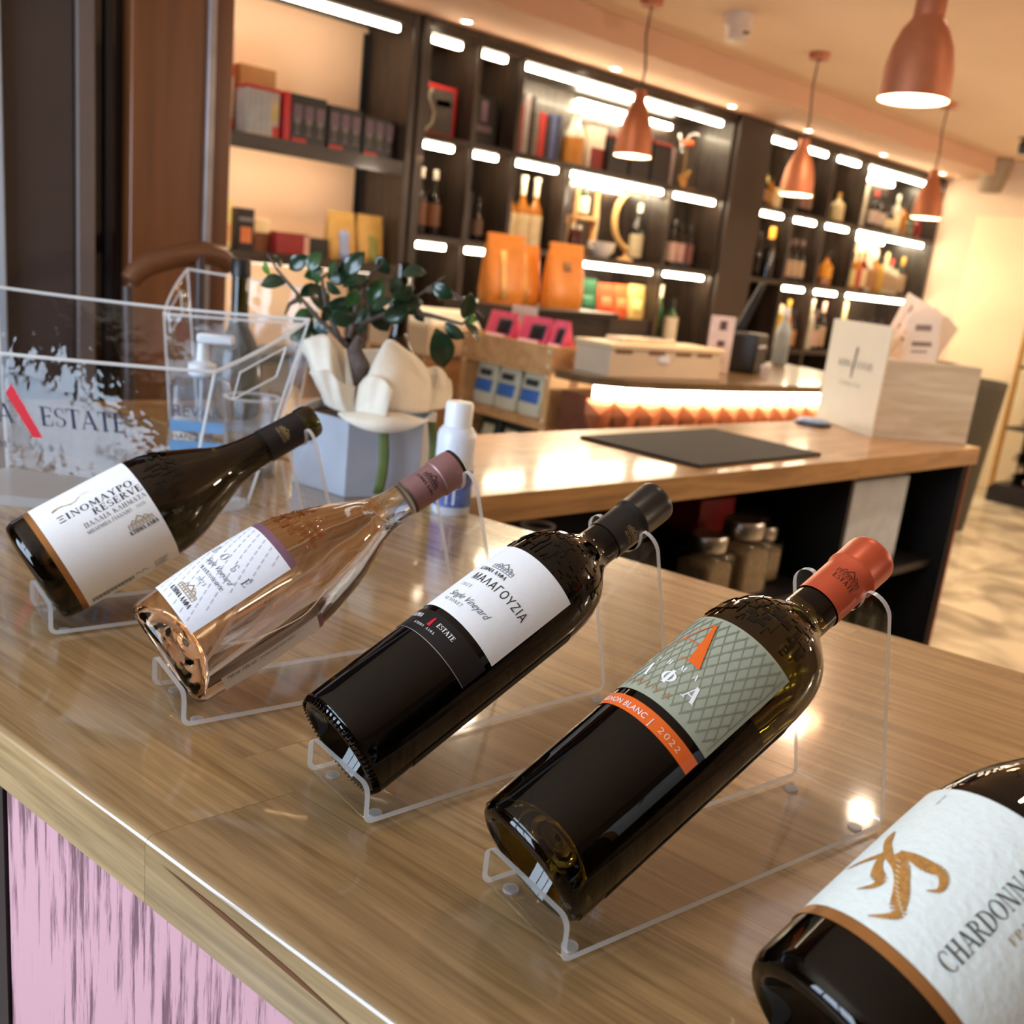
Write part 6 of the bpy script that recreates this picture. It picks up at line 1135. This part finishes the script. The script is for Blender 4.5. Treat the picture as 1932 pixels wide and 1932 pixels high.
t = thing('wall_speaker', 'grey tapered loudspeaker hanging beside the security camera', 'loudspeaker', (7.80, 3.47, 2.26)); MB().lathe([(0, 0), (.075, 0), (.085, .02), (.12, .21), (.12, .235), (0, .2355)], 28).build('cabinet', M('grey_beige_plastic', (150, 132, 110), .6), t); MB().lathe([(.121, .2358), (.125, .2395), (0, .2396)], 28).build('mounting_plate', M('brown_plate', (130, 84, 56)), t)
t = thing('planter', 'tall tapered grey-green planter standing behind the island end', 'planter', (6.20, 2.62, 0)); MB().lathe([(0, 0), (.145, 0), (.15, .01), (.215, .92), (.215, .955), (.2, .955), (.19, .9), (0, .88)], 40).build('pot', M('grey_green_resin', (64, 60, 50), .6, var=.06, scale=10), t); MB().lathe([(.2155, .915), (.2185, .93), (.2155, .95)], 40).build('rim', M('grey_green_resin_rim', (72, 68, 58)), t)
t = thing('track_spot', 'small black spotlight on the ceiling at the right edge', 'spotlight', (6.93, 2.92, 2.4995)); MB().lathe([(0, -.10), (.03, -.10), (.034, -.09), (.034, -.03), (.02, -.02), (.02, 0), (0, 0)], 20).build('body', black_pl, t); MB().lathe([(.02, -.0101), (.045, -.006), (.045, 0), (.02, 0)], 20).build('base', black_pl, t)
# wine rack on the floor by the cream wall
t = thing('wine_rack', 'low gold-framed wine rack by the cream wall, bottles inside', 'wine rack', (7.52, 2.30, 0)); bm_ = M('brass_edge', (196, 150, 84), .35, metal=.5)
MB().box(0, .42, 0, .58, 0, .12).build('plinth', blk, t, bevel=.004)
for y in (0, .55): MB().box(0, .03, y, y + .03, .12, 1.5).build('post', bm_, t)
for z in (.12, .55, 1.0, 1.47): MB().box(.0, .42, .03, .55, z, z + .02).build('shelf', blk, t)
MB().box(.4, .42, .03, .55, .14, 1.47).build('back_panel', darkshelf, t, smooth=0)
proto = None; n_ = 0
for z in (.14, .57):
    for r_ in range(3):
        for k in range(4 - (r_ % 2)):
            lab_ = '%s lying bottle in the %s row of the %s tier of the wine rack' % (('first', 'second', 'third', 'fourth')[k], ('bottom', 'middle', 'top')[r_], 'lower' if z < .3 else 'upper')
            y = 2.30 + .10 + k * .12 + (.06 if r_ % 2 else 0); zz = z + .045 + r_ * .078
            t = thing('wine_bottle', lab_, 'wine bottle', mat=Matrix.Translation((7.87, y, zz)) @ Matrix.Rotation(RAD(-90), 4, 'Y'), group='bottles lying in the rack')
            if proto is None: proto = [MB().lathe([(0, 0), (.04, 0), (.04, .19), (.015, .24), (.015, .29), (0, .29)], 14).build('glass', gd, t), MB().lathe([(.0155, .25), (.016, .295), (0, .296)], 14).build('capsule', C_('foil_end', (190, 170, 150), .35, metal=.4), t)]
            else:
                for p in proto: c = p.copy(); COL.objects.link(c); c.parent = t
